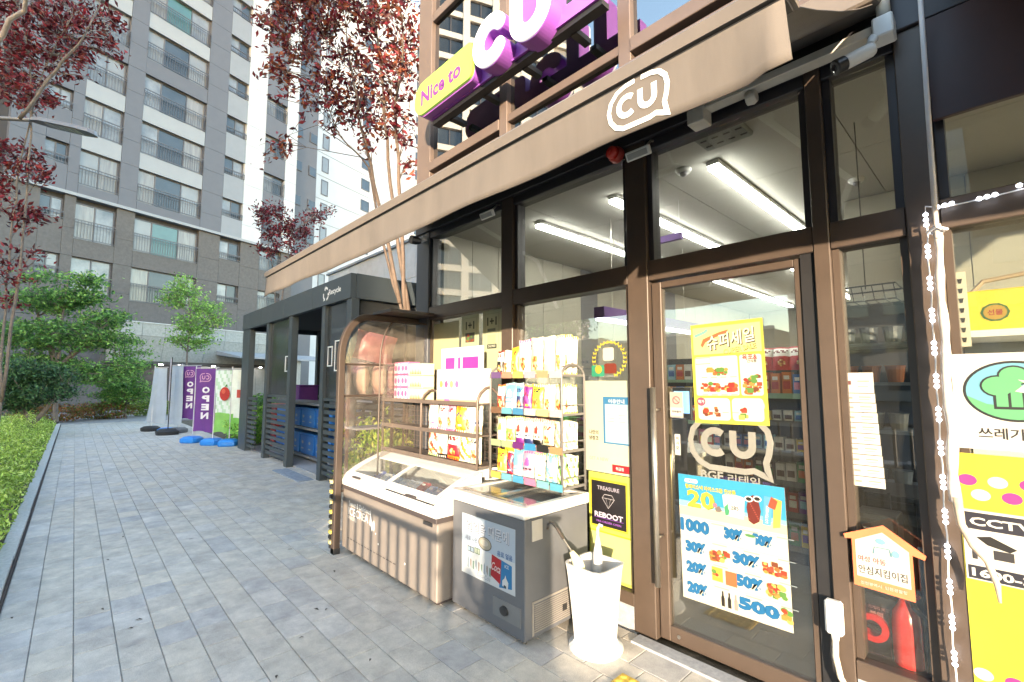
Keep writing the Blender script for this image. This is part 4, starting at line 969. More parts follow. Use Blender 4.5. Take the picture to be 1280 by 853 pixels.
for i, (c1, c2, c3, k, w) in enumerate(b2):
    bag(x + w/2, -.3, .908, w*.97, .22, c1, c2, c3, k, f'{CN[c1]} snack bag, {ORD[i]} on the lowest board of the brown shelf', 'bags on the brown shelf', .07, -.05); x += w
# ---- arched clear weather cover folded at the far end
AR = E('weather_cover', (-4.25, -.4, 0), 'folded clear vinyl weather cover on brown arched frames beside the ice cream freezer', 'weather cover')
ARM_ = M('arch_brown', (.05, .036, .03), .5, metal=.2)
def arch(x, y0, y1, zt, r):
    pts = [(x, y0, .0)] + [(x, y0, 1.0), (x, y0, 1.72)] + [(x, y0 + .24*(1-math.cos(R(a))), 1.88 + (zt-1.88)*math.sin(R(a))) for a in (10, 30, 50, 70, 90)] + [(x, y1, zt)]
    return MB().tube(pts, r, 8)
oc = [(-.86, 0), (-.86, 1.72)] + [(-.86 + .29*(1-math.cos(R(a))), 1.80 + .42*math.sin(R(a))) for a in range(0, 91, 10)] + [(-.01, 2.22)]
ic = [(-.80, 0), (-.80, 1.72)] + [(-.80 + .24*(1-math.cos(R(a))), 1.80 + .36*math.sin(R(a))) for a in range(0, 91, 10)] + [(-.01, 2.16)]
MB().prism(oc + ic[::-1], 'x', -4.33, -4.27).build('arch_frame', ARM_, AR, bevel=.005)
MB().tube([(-4.14, y*.6, z*.97) for y, z in oc], .008, 6).build('arch_frame', ARM_, AR)
MB().box(-4.34, -3.98, -.5, -.012, 2.222, 2.25).build('roof_flap', M('flap_dark', (.05, .04, .038), .5), AR)
MB().box(-4.335, -4.265, -.86, -.8, .0, .05).build('foot', BLACKP, AR)
for z in (.55, 1.42, 1.72): MB().tube([(-4.3, -.82, z), (-4.3, -.02, z)], .012, 6).build('cross_rail', ARM_, AR)
prof = [(-.80, .1), (-.80, 1.72), (-.755, 1.95), (-.66, 2.08), (-.56, 2.165), (-.03, 2.165), (-.03, .1)]
MB().prism(prof, 'x', -4.296, -4.292).build('vinyl_sheet', VINYL, AR)
MB().prism([(y*.6 - .01, min(z, 2.11)) for y, z in prof], 'x', -4.14, -4.136).build('vinyl_sheet', VINYL, AR)
mb = MB()
for i in range(14): mb.box(-4.378, -4.335, -.868, -.83, .08 + i*.045, .108 + i*.045, ('#cfc48a', '#141414', '#e8d060', '#2a2824')[i % 4])
mb.build('hazard_tape', M('hazard_tape', (1, 1, 1), .6, attr=True), AR)
MB().tube([(-4.385, -.82, .03), (-4.39, -.81, .38), (-4.37, -.8, .74)], .035, 8).build('folded_edge', BLACKP, AR)
# things stored behind the vinyl
def bundle(i, x, y, z, c, lab, w=.2, h=.32):
    o = bag_mesh(w, h, .16, c, c, c, 0).build('wrapped_bundle', M('kraft_wrap', (.27, .2, .16), .6, var=.2, scale=8, bump=.6, bscale=14), None, smooth=True)
    o.location = (x, y, z); tag(o, lab, 'bundle', 'brown bundles behind the vinyl')
for i, y in enumerate((-.52, -.33, -.15)): bundle(i, -4.52, y, 1.43, '#c9a890', f'brown wrapped bundle seen through the vinyl, {ORD[i]} from the street side')
SHL = E('stock_shelf', (-4.55, -.45, 0), 'thin pale stock shelf seen through the clear vinyl', 'shelf')
for z in (1.42, 1.1): MB().box(-4.66, -4.38, -.62, -.08, z-.018, z).build('board', CLAD_SILVER, SHL)
for y in (-.6, -.1): MB().box(-4.66, -4.63, y-.012, y+.012, 0, 1.75).build('upright', ARM_, SHL)
o = bag_mesh(.42, .3, .16, '#c27a86', '#a86470', '#d9a0a8', 3).build('plastic_bag', M('pink_film', (.42, .2, .22), .3, var=.3, scale=8, bump=.7, bscale=12, trans=.4), None, smooth=True)
o.location = (-4.5, -.42, 1.76); o.rotation_euler = (0, .2, R(80)); tag(o, 'crumpled pink plastic bag behind the top of the clear vinyl', 'plastic bag')

# ---- umbrella stand
BIN = E('umbrella_stand', (-1.76, -.31, 0), 'white square-tapered plastic umbrella bin beside the grey freezer', 'umbrella stand')
cx, cyb = -1.77, -.32
def loft(secs, c, n=28):
    vs = []; 
    for (z, r, sq) in secs:
        for k in range(n):
            a = 2*math.pi*k/n + R(8); q = 1 / max(abs(math.cos(a)), abs(math.sin(a))); rr = r * (1 + (min(q, 1.28) - 1) * sq)
            vs.append((c[0] + rr*math.cos(a), c[1] + rr*math.sin(a), z))
    m = len(secs); fs = [(i*n+k, i*n+(k+1) % n, (i+1)*n+(k+1) % n, (i+1)*n+k) for i in range(m-1) for k in range(n)] + [tuple(reversed(range(n))), tuple(range((m-1)*n, m*n))]
    return MB().add(vs, fs)
BW = M('bin_white', (.56, .555, .54), .42, var=.07, scale=5)
loft([(0, .155, .1), (.018, .155, .1), (.035, .125, .3), (.05, .10, .9), (.25, .112, 1), (.43, .128, 1), (.475, .135, 1), (.48, .138, 1), (.48, .125, 1), (.42, .117, 1), (.2, .1, 1), (.15, .04, 1)], (cx, cyb)).build('bin_body', BW, BIN, smooth=False, bevel=0)
UM = E('umbrella', (-1.86, -.36, .2), 'folded pale umbrella with a dark hooked handle leaning in the white bin', 'umbrella')
d = Vector((-.26, -.1, .24)).normalized()
MB().tube([(-1.77, -.36, .3), (-1.81, -.43, .5), (-1.83, -.46, .56)], [.03, .032, .014], 9).build('furled_canopy', M('umbrella_cream', (.62, .58, .38), .6, bump=.4, var=.15), UM, smooth=True)
MB().tube([(-1.83, -.46, .56), (-1.86, -.505, .64)], .006, 6).build('shaft', STEEL, UM)
MB().tube([(-1.858, -.5, .635), (-1.885, -.53, .70), (-1.897, -.545, .722), (-1.915, -.55, .728), (-1.93, -.553, .712), (-1.932, -.555, .685)], .009, 8).build('handle', M('umbrella_handle', (.06, .05, .045), .35), UM, smooth=True)
UM2 = E('umbrella', (-1.8, -.28, .2), 'white folded umbrella standing upright in the white bin', 'umbrella')
MB().tube([(-1.79, -.27, .2), (-1.79, -.26, .52), (-1.79, -.258, .62)], [.03, .028, .008], 8).build('furled_canopy', BW, UM2, smooth=True)
MB().tube([(-1.79, -.258, .62), (-1.79, -.257, .66), (-1.775, -.257, .685), (-1.755, -.257, .68)], .009, 8).build('handle', BW, UM2, smooth=True)
# ================================================================== POSTERS AND STICKERS ON THE GLASS
YG = .0505
def poster(name, x0, x1, z0, z1, lab, col, tilt=0., y=YG, cat='poster'):
    e = E(name, ((x0+x1)/2, y, z0), lab, cat)
    w, h = x1 - x0, z1 - z0
    MB().box(-w/2, w/2, -.0015, 0, 0, h, col).build('paper', PRINT, e, local=True)
    W[e.name] = Vector((0, 0, 0)); e.rotation_euler = (0, R(tilt), 0)
    return e, w, h
def done(p, e, name='print'):
    o = p.build(name, e); o.location = (0, -.0016, 0); return o
FOOD = ['#d9553a', '#e8a04a', '#c23a2e', '#f0c86a', '#8e4a2a', '#e07a3a', '#6aa04a', '#b8482a']
def food(p, u, v, w, h, n, seed):
    rd = random.Random(seed)
    for i in range(n):
        a = u + rd.uniform(0, w); b = v + rd.uniform(0, h); s = rd.uniform(.008, .018)
        p.lay = 2 + i*.2
        (p.ell if i % 2 else lambda c, x, y, r, q: p.rr(c, x-r, x+r, y-q, y+q, .004))(rd.choice(FOOD), a, b, s, s*.8)
    p.lay = 1
# --- yellow sale poster on the door
e, w, h = poster('sale_poster', -1.295, -.89, 1.315, 1.895, 'yellow sale poster with slanted Korean headline on the glass door', '#f6ef5a', -1.2)
p = Print(.0004)
p.poly('#fbf7a8', [(-.19, .56), (.19, .56), (.19, .4), (-.19, .4)]); p.layer(1)
p.stroke('#8cc8c8', [(-.18, .51), (-.15, .52), (-.12, .53), (-.1, .545)], .016)
p.poly('#d9794a', [(-.145, .455), (-.13, .49), (-.09, .505), (-.03, .525), (.02, .535), (.01, .515), (-.04, .50), (-.08, .487), (-.115, .47), (-.135, .44)])
p.text('#4a4632', '슈퍼세일', .03, .475, .085, .27, bold=.03, shear=.15, rot=.14); p.layer(2).text('#fffef0', '슈퍼세일', .025, .481, .085, .27, bold=.015, shear=.15, rot=.14)
p.layer(1).text('#4a4632', 'CUPER SALE', .075, .418, .03, .18, bold=.03, rot=.14); p.layer(2).text('#f7f08a', 'CUPER SALE', .073, .421, .028, .175, bold=.015, rot=.14); p.layer(1)
p.rr('#fffef2', -.185, .06, .16, .385, .012); p.rr('#fffef2', .07, .185, .16, .385, .012); p.rr('#fffef2', -.18, .005, .02, .145, .02); p.rr('#fffef2', .015, .18, .02, .145, .02)
p.layer(2).stroke('#d9905a', [(-.18, .345), (-.095, .345), (-.095, .38), (-.18, .38)], .004, True); p.text('#c83a3a', '육포&', .125, .372, .035, .08, bold=.03); p.text('#3a3a3a', '간식류', .135, .348, .018, .05, bold=.03)
food(p, -.12, .28, .12, .03, 16, 1); food(p, -.16, .19, .2, .04, 34, 2); food(p, .09, .175, .08, .09, 30, 3); food(p, -.14, .05, .08, .05, 12, 4); food(p, .06, .04, .03, .05, 8, 5)
p.layer(3).ell('#e0607a', -.16, .125, .026, .026, 12); p.ell('#bfe4e6', .15, .105, .036); p.layer(4).text('#ffffff', '특가', -.16, .125, .02, bold=.03)
for i in range(12): p.layer(3).rect('#b8b4a0', -.15 + (i % 4)*.055, -.115 + (i % 4)*.055, .262 - .1*(i // 4), .267 - .1*(i // 4))
done(p, e)
# --- blue ice cream poster
e, w, h = poster('ice_cream_poster', -1.405, -.825, .295, 1.005, 'large blue and cream ice cream discount poster low on the glass door', '#f2efdc', -.8)
p = Print(.0004); H = h
p.rect('#3fb2e0', -.29, .29, H-.2, H); p.layer(1).poly('#9cd8ee', [(-.29, H-.15), (.29, H-.165), (.29, H-.2), (-.29, H-.2)]).poly('#f0e2c0', [(-.29, H-.185), (0, H-.175), (.29, H-.19), (.29, H-.235), (-.29, H-.235)])
p.layer(2).rr('#eef8fc', -.25, -.17, H-.045, H-.022, .01); p.text('#2a8fc0', '6월 행사', -.21, H-.033, .012, bold=.02)
p.text('#8a6a10', '릴레이스낵 아이스크림 전상품', -.1, H-.066, .026, .29, bold=.03).layer(3).text('#ffe44a', '릴레이스낵 아이스크림 전상품', -.101, H-.065, .026, .29, bold=.02)
p.layer(2).text('#8aa018', '20', -.155, H-.135, .098, .165, bold=.03).layer(3).text('#f7ee4a', '20', -.158, H-.131, .096, .16, bold=.03); p.poly('#8a7f78', [(-.075, H-.165), (-.05, H-.15), (-.035, H-.175), (-.05, H-.185), (-.07, H-.185)]); p.ell('#d88a9a', -.075, H-.15, .013)
p.layer(2).poly('#e9f2ea', [(-.02, H-.195), (.08, H-.2), (.09, H-.09), (-.03, H-.085)]); p.layer(3).ell('#dfeee6', .03, H-.088, .06, .012).poly('#4fae7a', [(-.022, H-.15), (.02, H-.11), (.0, H-.19), (-.018, H-.195)]).ell('#fbfdfb', .035, H-.145, .036); p.layer(4).text('#3a4a4a', '285', .035, H-.147, .022, bold=.02)
p.layer(3).poly('#7a2a1e', [(.105, H-.2), (.098, H-.13), (.11, H-.08), (.135, H-.06), (.16, H-.085), (.17, H-.14), (.16, H-.195), (.13, H-.215)])
for i in range(14): p.layer(4).ell('#b05040', .11 + .05*((i*37) % 10)/10, H-.19 + .1*((i*53) % 10)/10, .004)
p.layer(5).ell('#fbfbfb', .112, H-.085, .022, .016).ell('#fbfbfb', .155, H-.078, .022, .016); p.layer(6).ell('#26221f', .112, H-.085, .015, .01).ell('#26221f', .155, H-.078, .015, .01)
p.layer(3).poly('#6ab8e8', [(.175, H-.205), (.215, H-.205), (.232, H-.06), (.19, H-.055)]).poly('#f0c860', [(.225, H-.215), (.26, H-.205), (.275, H-.07), (.235, H-.06)]); p.layer(4).poly('#c85a3a', [(.205, H-.11), (.24, H-.12), (.255, H-.075), (.225, H-.055)]).text('#ffffff', 'LOTSWEET', .2, H-.15, .014, .09, bold=.01, rot=1.45)
rows = [(H-.30, [(-.2, '1000', .1, .17), (.02, '30%', .085, .1), (.17, '50%', .08, .1)]), (H-.41, [(-.2, '30%', .085, .12), (.08, '30%', .085, .14)]), (H-.525, [(-.2, '20%', .085, .12), (.09, '50%', .085, .14)]), (H-.64, [(-.2, '20%', .085, .12), (.13, '500', .085, .2)])]
for i, (v, L) in enumerate(rows):
    p.layer(1).rect('#c8d2d0', -.29, .29, v + .055, v + .0575)
    for (u, s, hh, ww) in L:
        for dx, dz in ((-.003, 0), (.003, 0), (0, .003), (0, -.003), (0, 0)): p.layer(2).text('#1a78b4', s, u + dx, v + dz + (.01 if len(L) == 3 else 0), hh*.72, ww, bold=.045)
    for q in range(3): p.layer(2).rect('#9aa8ac', -.1 + q*.17, -.02 + q*.17, v + .042, v + .047)
food(p, -.11, H-.45, .1, .06, 24, 6); food(p, .17, H-.45, .1, .06, 22, 7); food(p, .18, H-.56, .09, .06, 22, 8); food(p, .25, H-.66, .03, .05, 14, 9)
p.layer(2).rect('#f0c84a', -.11, -.05, H-.565, H-.49).rect('#e07a4a', -.035, .025, H-.57, H-.495); food(p, -.1, H-.55, .035, .04, 4, 10)
for u in (-.055, -.02, .015): p.layer(3).poly('#2a2624' if u < 0 else '#d8a8a0', [(u-.009, H-.69), (u+.009, H-.69), (u+.009, H-.645), (u+.004, H-.63), (u+.004, H-.61), (u-.004, H-.61), (u-.004, H-.63), (u-.009, H-.645)])
p.layer(2).poly('#e2eee0', [(.085, H-.34), (.13, H-.34), (.135, H-.275), (.08, H-.275)]); p.layer(3).ell('#5a9a5a', .108, H-.278, .027, .008)
done(p, e)
# --- frosted emblem and company name on the door
e = E('door_emblem', (-1.11, YG, 1.21), 'frosted white speech-bubble emblem sticker between the two door posters', 'sticker')
p = Print(.0008); emblem(p, '#d8d8cc', 0, 0, .44); p.text('#e4e2d6', 'BGF', -.1, -.19, .05, .13, bold=.03); p.text('#e4e2d6', '리테일', .075, -.195, .05, .17, bold=.02)
W[e.name] = Vector((0, 0, 0)); p.build('emblem', e, M('frosted_vinyl', (.17, .17, .155), .8))
# --- no-entry style sticker and card on the door
e, w, h = poster('notice_sticker', -1.455, -1.37, 1.335, 1.49, 'small grey notice sticker with a pink prohibition ring near the door handle', '#cfc9c0')
p = Print(.0006); p.stroke('#d84a5a', arc(0, .105, .022, 0, 340), .005); p.stroke('#d84a5a', [(-.014, .118), (.014, .092)], .004); p.rect('#f6f4ee', -.038, .038, .012, .06); p.layer(2).text('#4a4a4a', '외부음식', 0, .036, .016, .06, bold=.03); done(p, e)
e, w, h = poster('push_label', -1.43, -1.395, 1.11, 1.235, 'narrow white vertical label under the notice sticker on the door', '#f4f2ec')
p = Print(.0006); [p.text('#444444', c, 0, .1 - .028*i, .02, bold=.03) for i, c in enumerate('미시오')]; done(p, e)
# --- bay left of the door: pale panels, blue notice, dark poster
e, w, h = poster('lime_window_sheet', -2.09, -1.745, .225, .925, 'lime yellow lower window sheet behind the umbrella bin', '#e2ec6e', cat='window sheet')
p = Print(.0005); p.rect('#ecf0a0', -.16, .16, .02, .3); p.rect('#c8dc20', -.17, .17, .3, .31); done(p, e)
e, w, h = poster('pale_window_sheet', -2.12, -1.72, .93, 1.56, 'pale green-white window sheet with Korean lines behind the snack rack', '#e4ecd2', cat='window sheet')
p = Print(.0005); p.rect('#c8202e', .03, .2, .015, .065); p.layer(2).text('#ffffff', '취급점', .09, .04, .022, bold=.02); done(p, e, 'red_strip'); p = Print(.0005); p.layer(1).text('#5a4a3a', '나만의', -.12, .27, .03, bold=.03); p.text('#5a4a3a', '냉장고', -.12, .23, .03, bold=.03); p.text('#b0b89a', 'GET A NEW', -.08, .09, .022, .16, bold=.0) ; done(p, e)
e, w, h = poster('blue_notice', -1.955, -1.735, 1.13, 1.45, 'blue framed notice sheet with white cards left of the door', '#3f8fc8', y=.048)
p = Print(.0006); p.rect('#bfe0ee', -.095, .095, .01, .27); p.layer(2).rr('#eef6f6', -.085, -.005, .13, .23, .008).rr('#eef6f6', .005, .085, .13, .23, .008).rr('#f4f8ee', -.085, .085, .02, .11, .008); p.text('#eaf6ff', '이용안내', 0, .29, .03, .13, bold=.03)
for i in range(6): p.layer(3).rect('#9ab8c0', -.075 + (i % 2)*.09, -.02 + (i % 2)*.09, .15 + .022*(i // 2), .155 + .022*(i // 2))
done(p, e)
e, w, h = poster('dark_event_poster', -2.075, -1.775, .56, .885, 'dark framed poster with a white diamond behind the umbrella bin', '#e8e23a', y=.048)
p = Print(.0006); p.rect('#1e1a22', -.14, .14, .012, .31); p.layer(2).stroke('#d8d4dc', [(-.05, .2), (-.03, .225), (.03, .225), (.05, .2), (0, .135)], .004, True).stroke('#d8d4dc', [(-.05, .2), (.05, .2)], .003).stroke('#d8d4dc', [(-.02, .2), (0, .135), (.02, .2)], .002)
p.text('#c8c0d0', 'TREASURE', 0, .265, .026, .18, bold=.02); p.text('#f0e8ff', 'REBOOT', 0, .085, .036, .23, bold=.03); p.text('#b06ad8', 'PRE-ORDER OPEN', 0, .04, .014, .2, bold=.02); p.rect('#8a4ab8', -.12, .12, .062, .066); done(p, e)
e = E('window_garland_sticker', (-1.9, .05, 1.68), 'ring of yellow butterfly stickers round a cup picture on the window by the door', 'sticker'); W[e.name] = Vector((0, 0, 0))
p = Print(.0008)
for i in range(20):
    a = R(200 - i*14); c_ = (.13*math.cos(a), .12*math.sin(a) + .03)
    p.poly('#e8d84a', [(c_[0]-.018, c_[1]+.012), (c_[0], c_[1]), (c_[0]+.018, c_[1]+.012), (c_[0]+.012, c_[1]-.014), (c_[0], c_[1]-.004), (c_[0]-.012, c_[1]-.014)])
p.rr('#f4efe0', -.05, .04, .02, .11, .015); p.rr('#8e3a24', -.045, .06, -.07, .0, .02); p.layer(2).rr('#3fae8a', -.15, -.04, -.09, -.01, .012); p.ell('#d8c04a', -.09, -.04, .03); p.build('sticker_print', e, PRINT)
# --- 1+1 posters high in the far bay
for (a, b, z0, z1, pr_, lab, prod) in ((-3.60, -3.335, 1.60, 2.185, '23,900', 'pale green one-plus-one price poster, the one nearer the arch', True), (-3.28, -3.02, 1.60, 2.195, '24,900', 'pale green one-plus-one price poster, the one beside the mullion', False)):
    e, w, h = poster('price_poster', a, b, z0, z1, lab, '#dfe6c0')
    p = Print(.0006); p.stroke('#a8b090', [(-w*.36, .25), (w*.36, .25), (w*.36, h-.03), (-w*.36, h-.03)], .004, True); p.text('#2a3a2a', '1+1', 0, h-.1, .075, .13, bold=.03)
    if prod: p.rect('#5a6058', -.07, .07, h-.26, h-.17); food(p, -.06, h-.25, .12, .07, 10, 22)
    else: p.rect('#7f8a78', -.06, .05, h-.19, h-.165); p.rect('#dfe8b0', -.06, .05, h-.3, h-.22)
    p.rr('#3f4a40', -.065, .065, h-.345, h-.305, .008); p.layer(2).text('#eef2dc', pr_, 0, h-.325, .026, .1, bold=.03); done(p, e)
e, w, h = poster('lime_window_sheet', -4.08, -3.64, 1.45, 2.15, 'plain yellow-green window sheet in the corner bay', '#dfe0b4', cat='window sheet')
# --- narrow window: stack of small white labels, house sign, extinguisher and boxes
zz = 1.595
for i, hh in enumerate((.098, .045, .045, .048, .048, .05, .048, .05, .05, .048)):
    e, w, h = poster('service_label', -.56 + .002*i, -.438 + .002*i, zz-hh+.003, zz, f'white service sticker, {ORD[i]} from the top of the column on the narrow window', '#f4f3ec', y=.055); e['group'] = 'service stickers on the narrow window'
    p = Print(.0006); p.rect('#a8aca0', -.0, .045, h*.55, h*.55+.005); p.rect('#c4c6bc', .0, .04, h*.3, h*.3+.004); p.rect('#8a5a5a' if i == 0 else '#b0b0a8', -.05, -.025, h*.4, h*.6); done(p, e); zz -= hh
HS = E('house_sign', (-.44, -.01, .63), 'orange house-shaped safe-house sign with blue figures on the narrow window', 'sign'); W[HS.name] = Vector((0, 0, 0))
ORG = M('sign_orange', (.62, .16, .07), .5)
MB().prism([(-.105, .012), (.105, -.0), (.105, .19), (.145, .18), (.15, .196), (.01, .292), (-.135, .226), (-.13, .208), (-.105, .212)][::-1], 'y', -.012, 0).build('sign_board', ORG, HS, local=True)
p = Print(.0008); p.poly('#f6f2ea', [(-.092, .055), (.095, .048), (.095, .2), (.008, .262), (-.092, .21)]); p.layer(2).text('#e06a6a', '여성 아동', -.035, .135, .026, .1, bold=.015); p.text('#5a5a58', '안심지킴이집', .0, .088, .036, .17, bold=.01)
p.ell('#8fc8d8', .0, .222, .018, .013); p.stroke('#6aa8b8', [(-.028, .165), (-.022, .195), (.03, .195), (.035, .165)], .005); p.ell('#8fd0d8', .05, .18, .014, .016); p.text('#fbe8d8', '인천광역시  인천경찰청', 0, .03, .014, .16, bold=.02)
o = p.build('print', HS); o.location = (0, -.0125, 0)
EX = E('fire_extinguisher', (-.3, .3, .006), 'red fire extinguisher standing behind the narrow window', 'fire extinguisher')
EXR = M('extinguisher_red', (.55, .03, .025), .25, var=.04)
MB().lathe((-.392, .135, .05), [(.05, 0), (.053, .03), (.053, .42), (.048, .47), (.03, .5), (.02, .53)], 20).build('cylinder_body', EXR, EX, smooth=True)
MB().tube([(-.392, .135, .57), (-.38, .13, .62), (-.34, .12, .6)], .012, 8).tube([(-.392, .135, .6), (-.435, .12, .63)], .01, 6).build('valve_handle', EXR, EX)
MB().tube([(-.392, .135, .58), (-.325, .12, .52), (-.32, .12, .3), (-.325, .13, .2)], .012, 8).build('hose', BLACKP, EX, smooth=True)
MB().lathe((-.392, .135, .006), [(.056, 0), (.056, .043)], 18).build('base_ring', BLACKP, EX)
for i, (z0, z1) in enumerate(((.42, .56), (.75, .93))):
    e = E('black_carton', (-.5, .25, z0), ['black product box with white lettering above the red ring', 'black product box with white lettering at the height of the house sign'][i], 'box', 'black boxes in the narrow window')
    MB().box(-.56, -.40, .14, .3, z0, z1).build('carton', BLACKP, e, bevel=.004); p = Print(.0006); p.text('#e8e4da', '내 가게의 비밀', 0, (z1-z0)*.6, .016, .1, bold=.02); p.text('#f4f0e8', '블랙', 0, (z1-z0)*.4, .022, .05, bold=.03); o = p.build('print', e); o.location = (0, -.111, 0)
RG = E('red_roll_box', (-.5, .2, .31), 'clear box holding a red ring-shaped roll behind the narrow window', 'box')
MB().lathe((-.515, .15, .415), [(.035, -.03), (.062, -.03), (.062, .03), (.035, .03), (.035, -.029)], 24, axis='y').build('ring_roll', EXR, RG)
MB().box(-.585, -.448, .10, .22, .31, .515).build('clear_case', glass('red_case', (.96, .62, .6), .08), RG)
SHF = E('window_shelf', (-.45, .25, .29), 'dark low shelf behind the narrow window carrying boxes', 'shelf')
for z in (.306, .418, .745): MB().box(-.57, -.45, .13, .36, z-.012, z-.002).build('board', FRAMED, SHF)
for x in (-.565, -.46): MB().box(x, x+.01, .34, .36, .0, 1.0).build('upright', FRAMED, SHF)
SHF.location = SHF.location
e = E('wire_basket_rack', (-.6, .9, 2.0), 'black wire basket hanging in the narrow window', 'wire rack')
mb = MB()
for z, d in ((2.12, 0), (2.03, .03)):
    mb.tube([(-.74+d, .75, z), (-.42, .75, z), (-.42, 1.0, z), (-.74+d, 1.0, z), (-.74+d, .75, z)], .005, 5)
for k in range(7): mb.tube([(-.73 + k*.05, .75, 2.12), (-.72 + k*.05, .76, 2.03), (-.72 + k*.05, .99, 2.03)], .003, 4)
mb.build('wire_frame', BLACKP, e)
MB().tube([(-.58, .88, 2.12), (-.58, .88, 3.2)], .003, 4).build('hanger', BLACKP, e)
CS = E('cup_shelf', (-.68, 1.25, 0), 'grey shelf unit with rows of cups behind the narrow window', 'shelf')
for z in (.2, .55, .9, 1.25, 1.55, 1.8): MB().box(-.93, -.42, 1.05, 1.4, z-.02, z).build('board', CLAD_SILVER, CS)
for x in (-.93, -.43): MB().box(x-.01, x+.01, 1.39, 1.41, 0, 2.05).build('upright', CLAD_SILVER, CS)
MB().box(-.95, -.1, 1.42, 1.45, 0, 2.1).build('back_panel', FRAMED, CS)  # dark sheet added so the space behind the cups looks dim
for j, (z, c, nm) in enumerate(((1.8, '#4a4f58', 'dark grey'), (1.55, '#c8713a', 'terracotta'), (1.25, '#b8b0a4', 'beige'), (.9, '#7a8088', 'grey'), (.55, '#5a4a40', 'brown'))):
    for i in range(4):
        x = -.86 + i*.12; o = MB().lathe((x, 1.14, z), [(.038, 0), (.052, .1), (.055, .105)], 14, c).build('stacked_cup', PACK, None, smooth=False)
        tag(o, f'{nm} cup on the shelf behind the narrow window, {ORD[i]} from the door', 'cup', 'cups behind the narrow window')
# --- right window: bag poster, yellow sheet, CCTV notice, yellow carton
e, w, h = poster('bag_poster', -.168, .42, 1.285, 1.665, 'white poster with a green tree-and-hand oval about trash bags', '#f2efe8', y=-.004)
p = Print(.0005); cx_, cz_ = -.12, .23
p.ell('#20262a', cx_, cz_, .145, .118, 40); p.layer(2).ell('#7cc4dc', cx_, cz_, .136, .109, 40); p.layer(3).poly('#6cc088', [(cx_ + .136*math.cos(R(a)), cz_ + .109*math.sin(R(a))) for a in range(190, 352, 9)] + [(cx_+.1, cz_-.01), (cx_+.03, cz_-.03), (cx_-.02, cz_-.06), (cx_-.08, cz_-.05)])
p.layer(4).ell('#20262a', cx_-.045, cz_+.02, .05, .043).ell('#20262a', cx_+.0, cz_+.06, .045, .04).rect('#20262a', cx_-.06, cx_+.025, cz_-.07, cz_+.02); p.layer(5).ell('#6cc088', cx_-.045, cz_+.02, .044, .037).ell('#6cc088', cx_+.0, cz_+.06, .039, .034).rect('#6cc088', cx_-.052, cx_-.02, cz_-.06, cz_+.02).rect('#6cc088', cx_-.012, cx_+.018, cz_-.06, cz_+.04)
p.layer(6).poly('#f6f4f0', [(cx_+.0, cz_+.0), (cx_+.03, cz_+.03), (cx_+.01, cz_+.045), (cx_+.07, cz_+.03), (cx_+.14, cz_+.035), (cx_+.14, cz_+.0), (cx_+.08, cz_-.005), (cx_+.04, cz_-.01)])
p.layer(1).text('#2a2a2a', '쓰레기 종량제봉투 판매소', .02, .065, .044, .50, bold=.015); done(p, e)
e, w, h = poster('yellow_dotted_sheet', -.176, .5, .32, 1.265, 'yellow window sheet with pink and white dots below the bag poster', '#f2e83c', y=-.003, cat='window sheet')
for i in range(8):
    for (u_, v_, k_) in ((-.31 + i*.085, .84, i), (-.275 + i*.085, .785, i+1), (-.31 + i*.085, .1, i+1)):
        p = Print(.0004); p.ell('#fbf6ee' if k_ % 2 else '#d8389a', u_, v_, .028, .022); done(p, e, 'dot')
e, w, h = poster('camera_notice', -.172, .3, .775, 1.045, 'white security camera notice with a dark heading on the yellow sheet', '#f4f2ea', y=-.0062)
p = Print(.0004); p.rect('#26283a', -.23, .23, .195, .26); p.layer(2).text('#fafaf4', 'CCTV 보안', -.06, .228, .04, .31, bold=.03); p.layer(1).poly('#1e1e22', [(-.2, .165), (-.16, .175), (-.09, .14), (-.11, .125), (-.17, .14)]).rect('#3a3a40', -.155, -.1, .09, .125).rect('#3a3a40', -.215, -.2, .08, .13); p.text('#4a4a44', 'SEJONG', .02, .14, .022, bold=.0); p.text('#6a6a60', '보안업체', .02, .1, .016, bold=.0)
p.rect('#26283a', -.23, .23, .005, .055); p.layer(2).text('#fafaf4', '1600-3188  1644', -.01, .03, .032, .42, bold=.03); done(p, e)
YB = E('yellow_carton', (.02, .3, 1.72), 'yellow gift carton with a handle behind the glass above the bag poster', 'box')
MB().box(-.12, .3, .22, .42, 1.77, 1.95).build('carton', M('carton_yellow', (.75, .55, .03), .5), YB, bevel=.006); MB().tube([(-.1, .3, 1.95), (-.06, .3, 2.0), (.1, .3, 2.02), (.24, .3, 2.0), (.28, .3, 1.95)], .01, 6).build('handle', M('kraft_handle', (.4, .3, .2), .7), YB)
p = Print(.0008); p.ell('#4a8a3a', -.03, 1.85, .045, .04, 10); p.layer(2).ell('#f0c040', -.03, 1.85, .036, .032); p.text('#c83a2a', '선물', -.03, 1.85, .025, bold=.03); o = p.build('print', YB); o.location = Vector((0, .219, 0)) - W[YB.name]
RS = E('right_shelf', (.3, .45, 0), 'white display shelf behind the right window under the yellow carton', 'shelf')
MB().box(-.15, 1.2, .12, .6, 1.74, 1.768).box(-.15, 1.2, .58, .6, .0, 1.74).build('shelf_board', WHITEP, RS)
SP = E('dotted_strip', (-.13, .1, 1.72), 'narrow cream card with a row of small dark marks inside the right window', 'card')
MB().box(-.145, -.105, .09, .094, 1.7, 2.02).build('card', M('card_cream', (.6, .55, .45), .6), SP); p = Print(.0008)
for i in range(7): p.poly('#3a3436', [(-.133, 1.99 - i*.042), (-.117, 1.99 - i*.042), (-.121, 1.97 - i*.042), (-.129, 1.97 - i*.042)])
o = p.build('print', SP); o.location = Vector((0, .089, 0)) - W[SP.name]
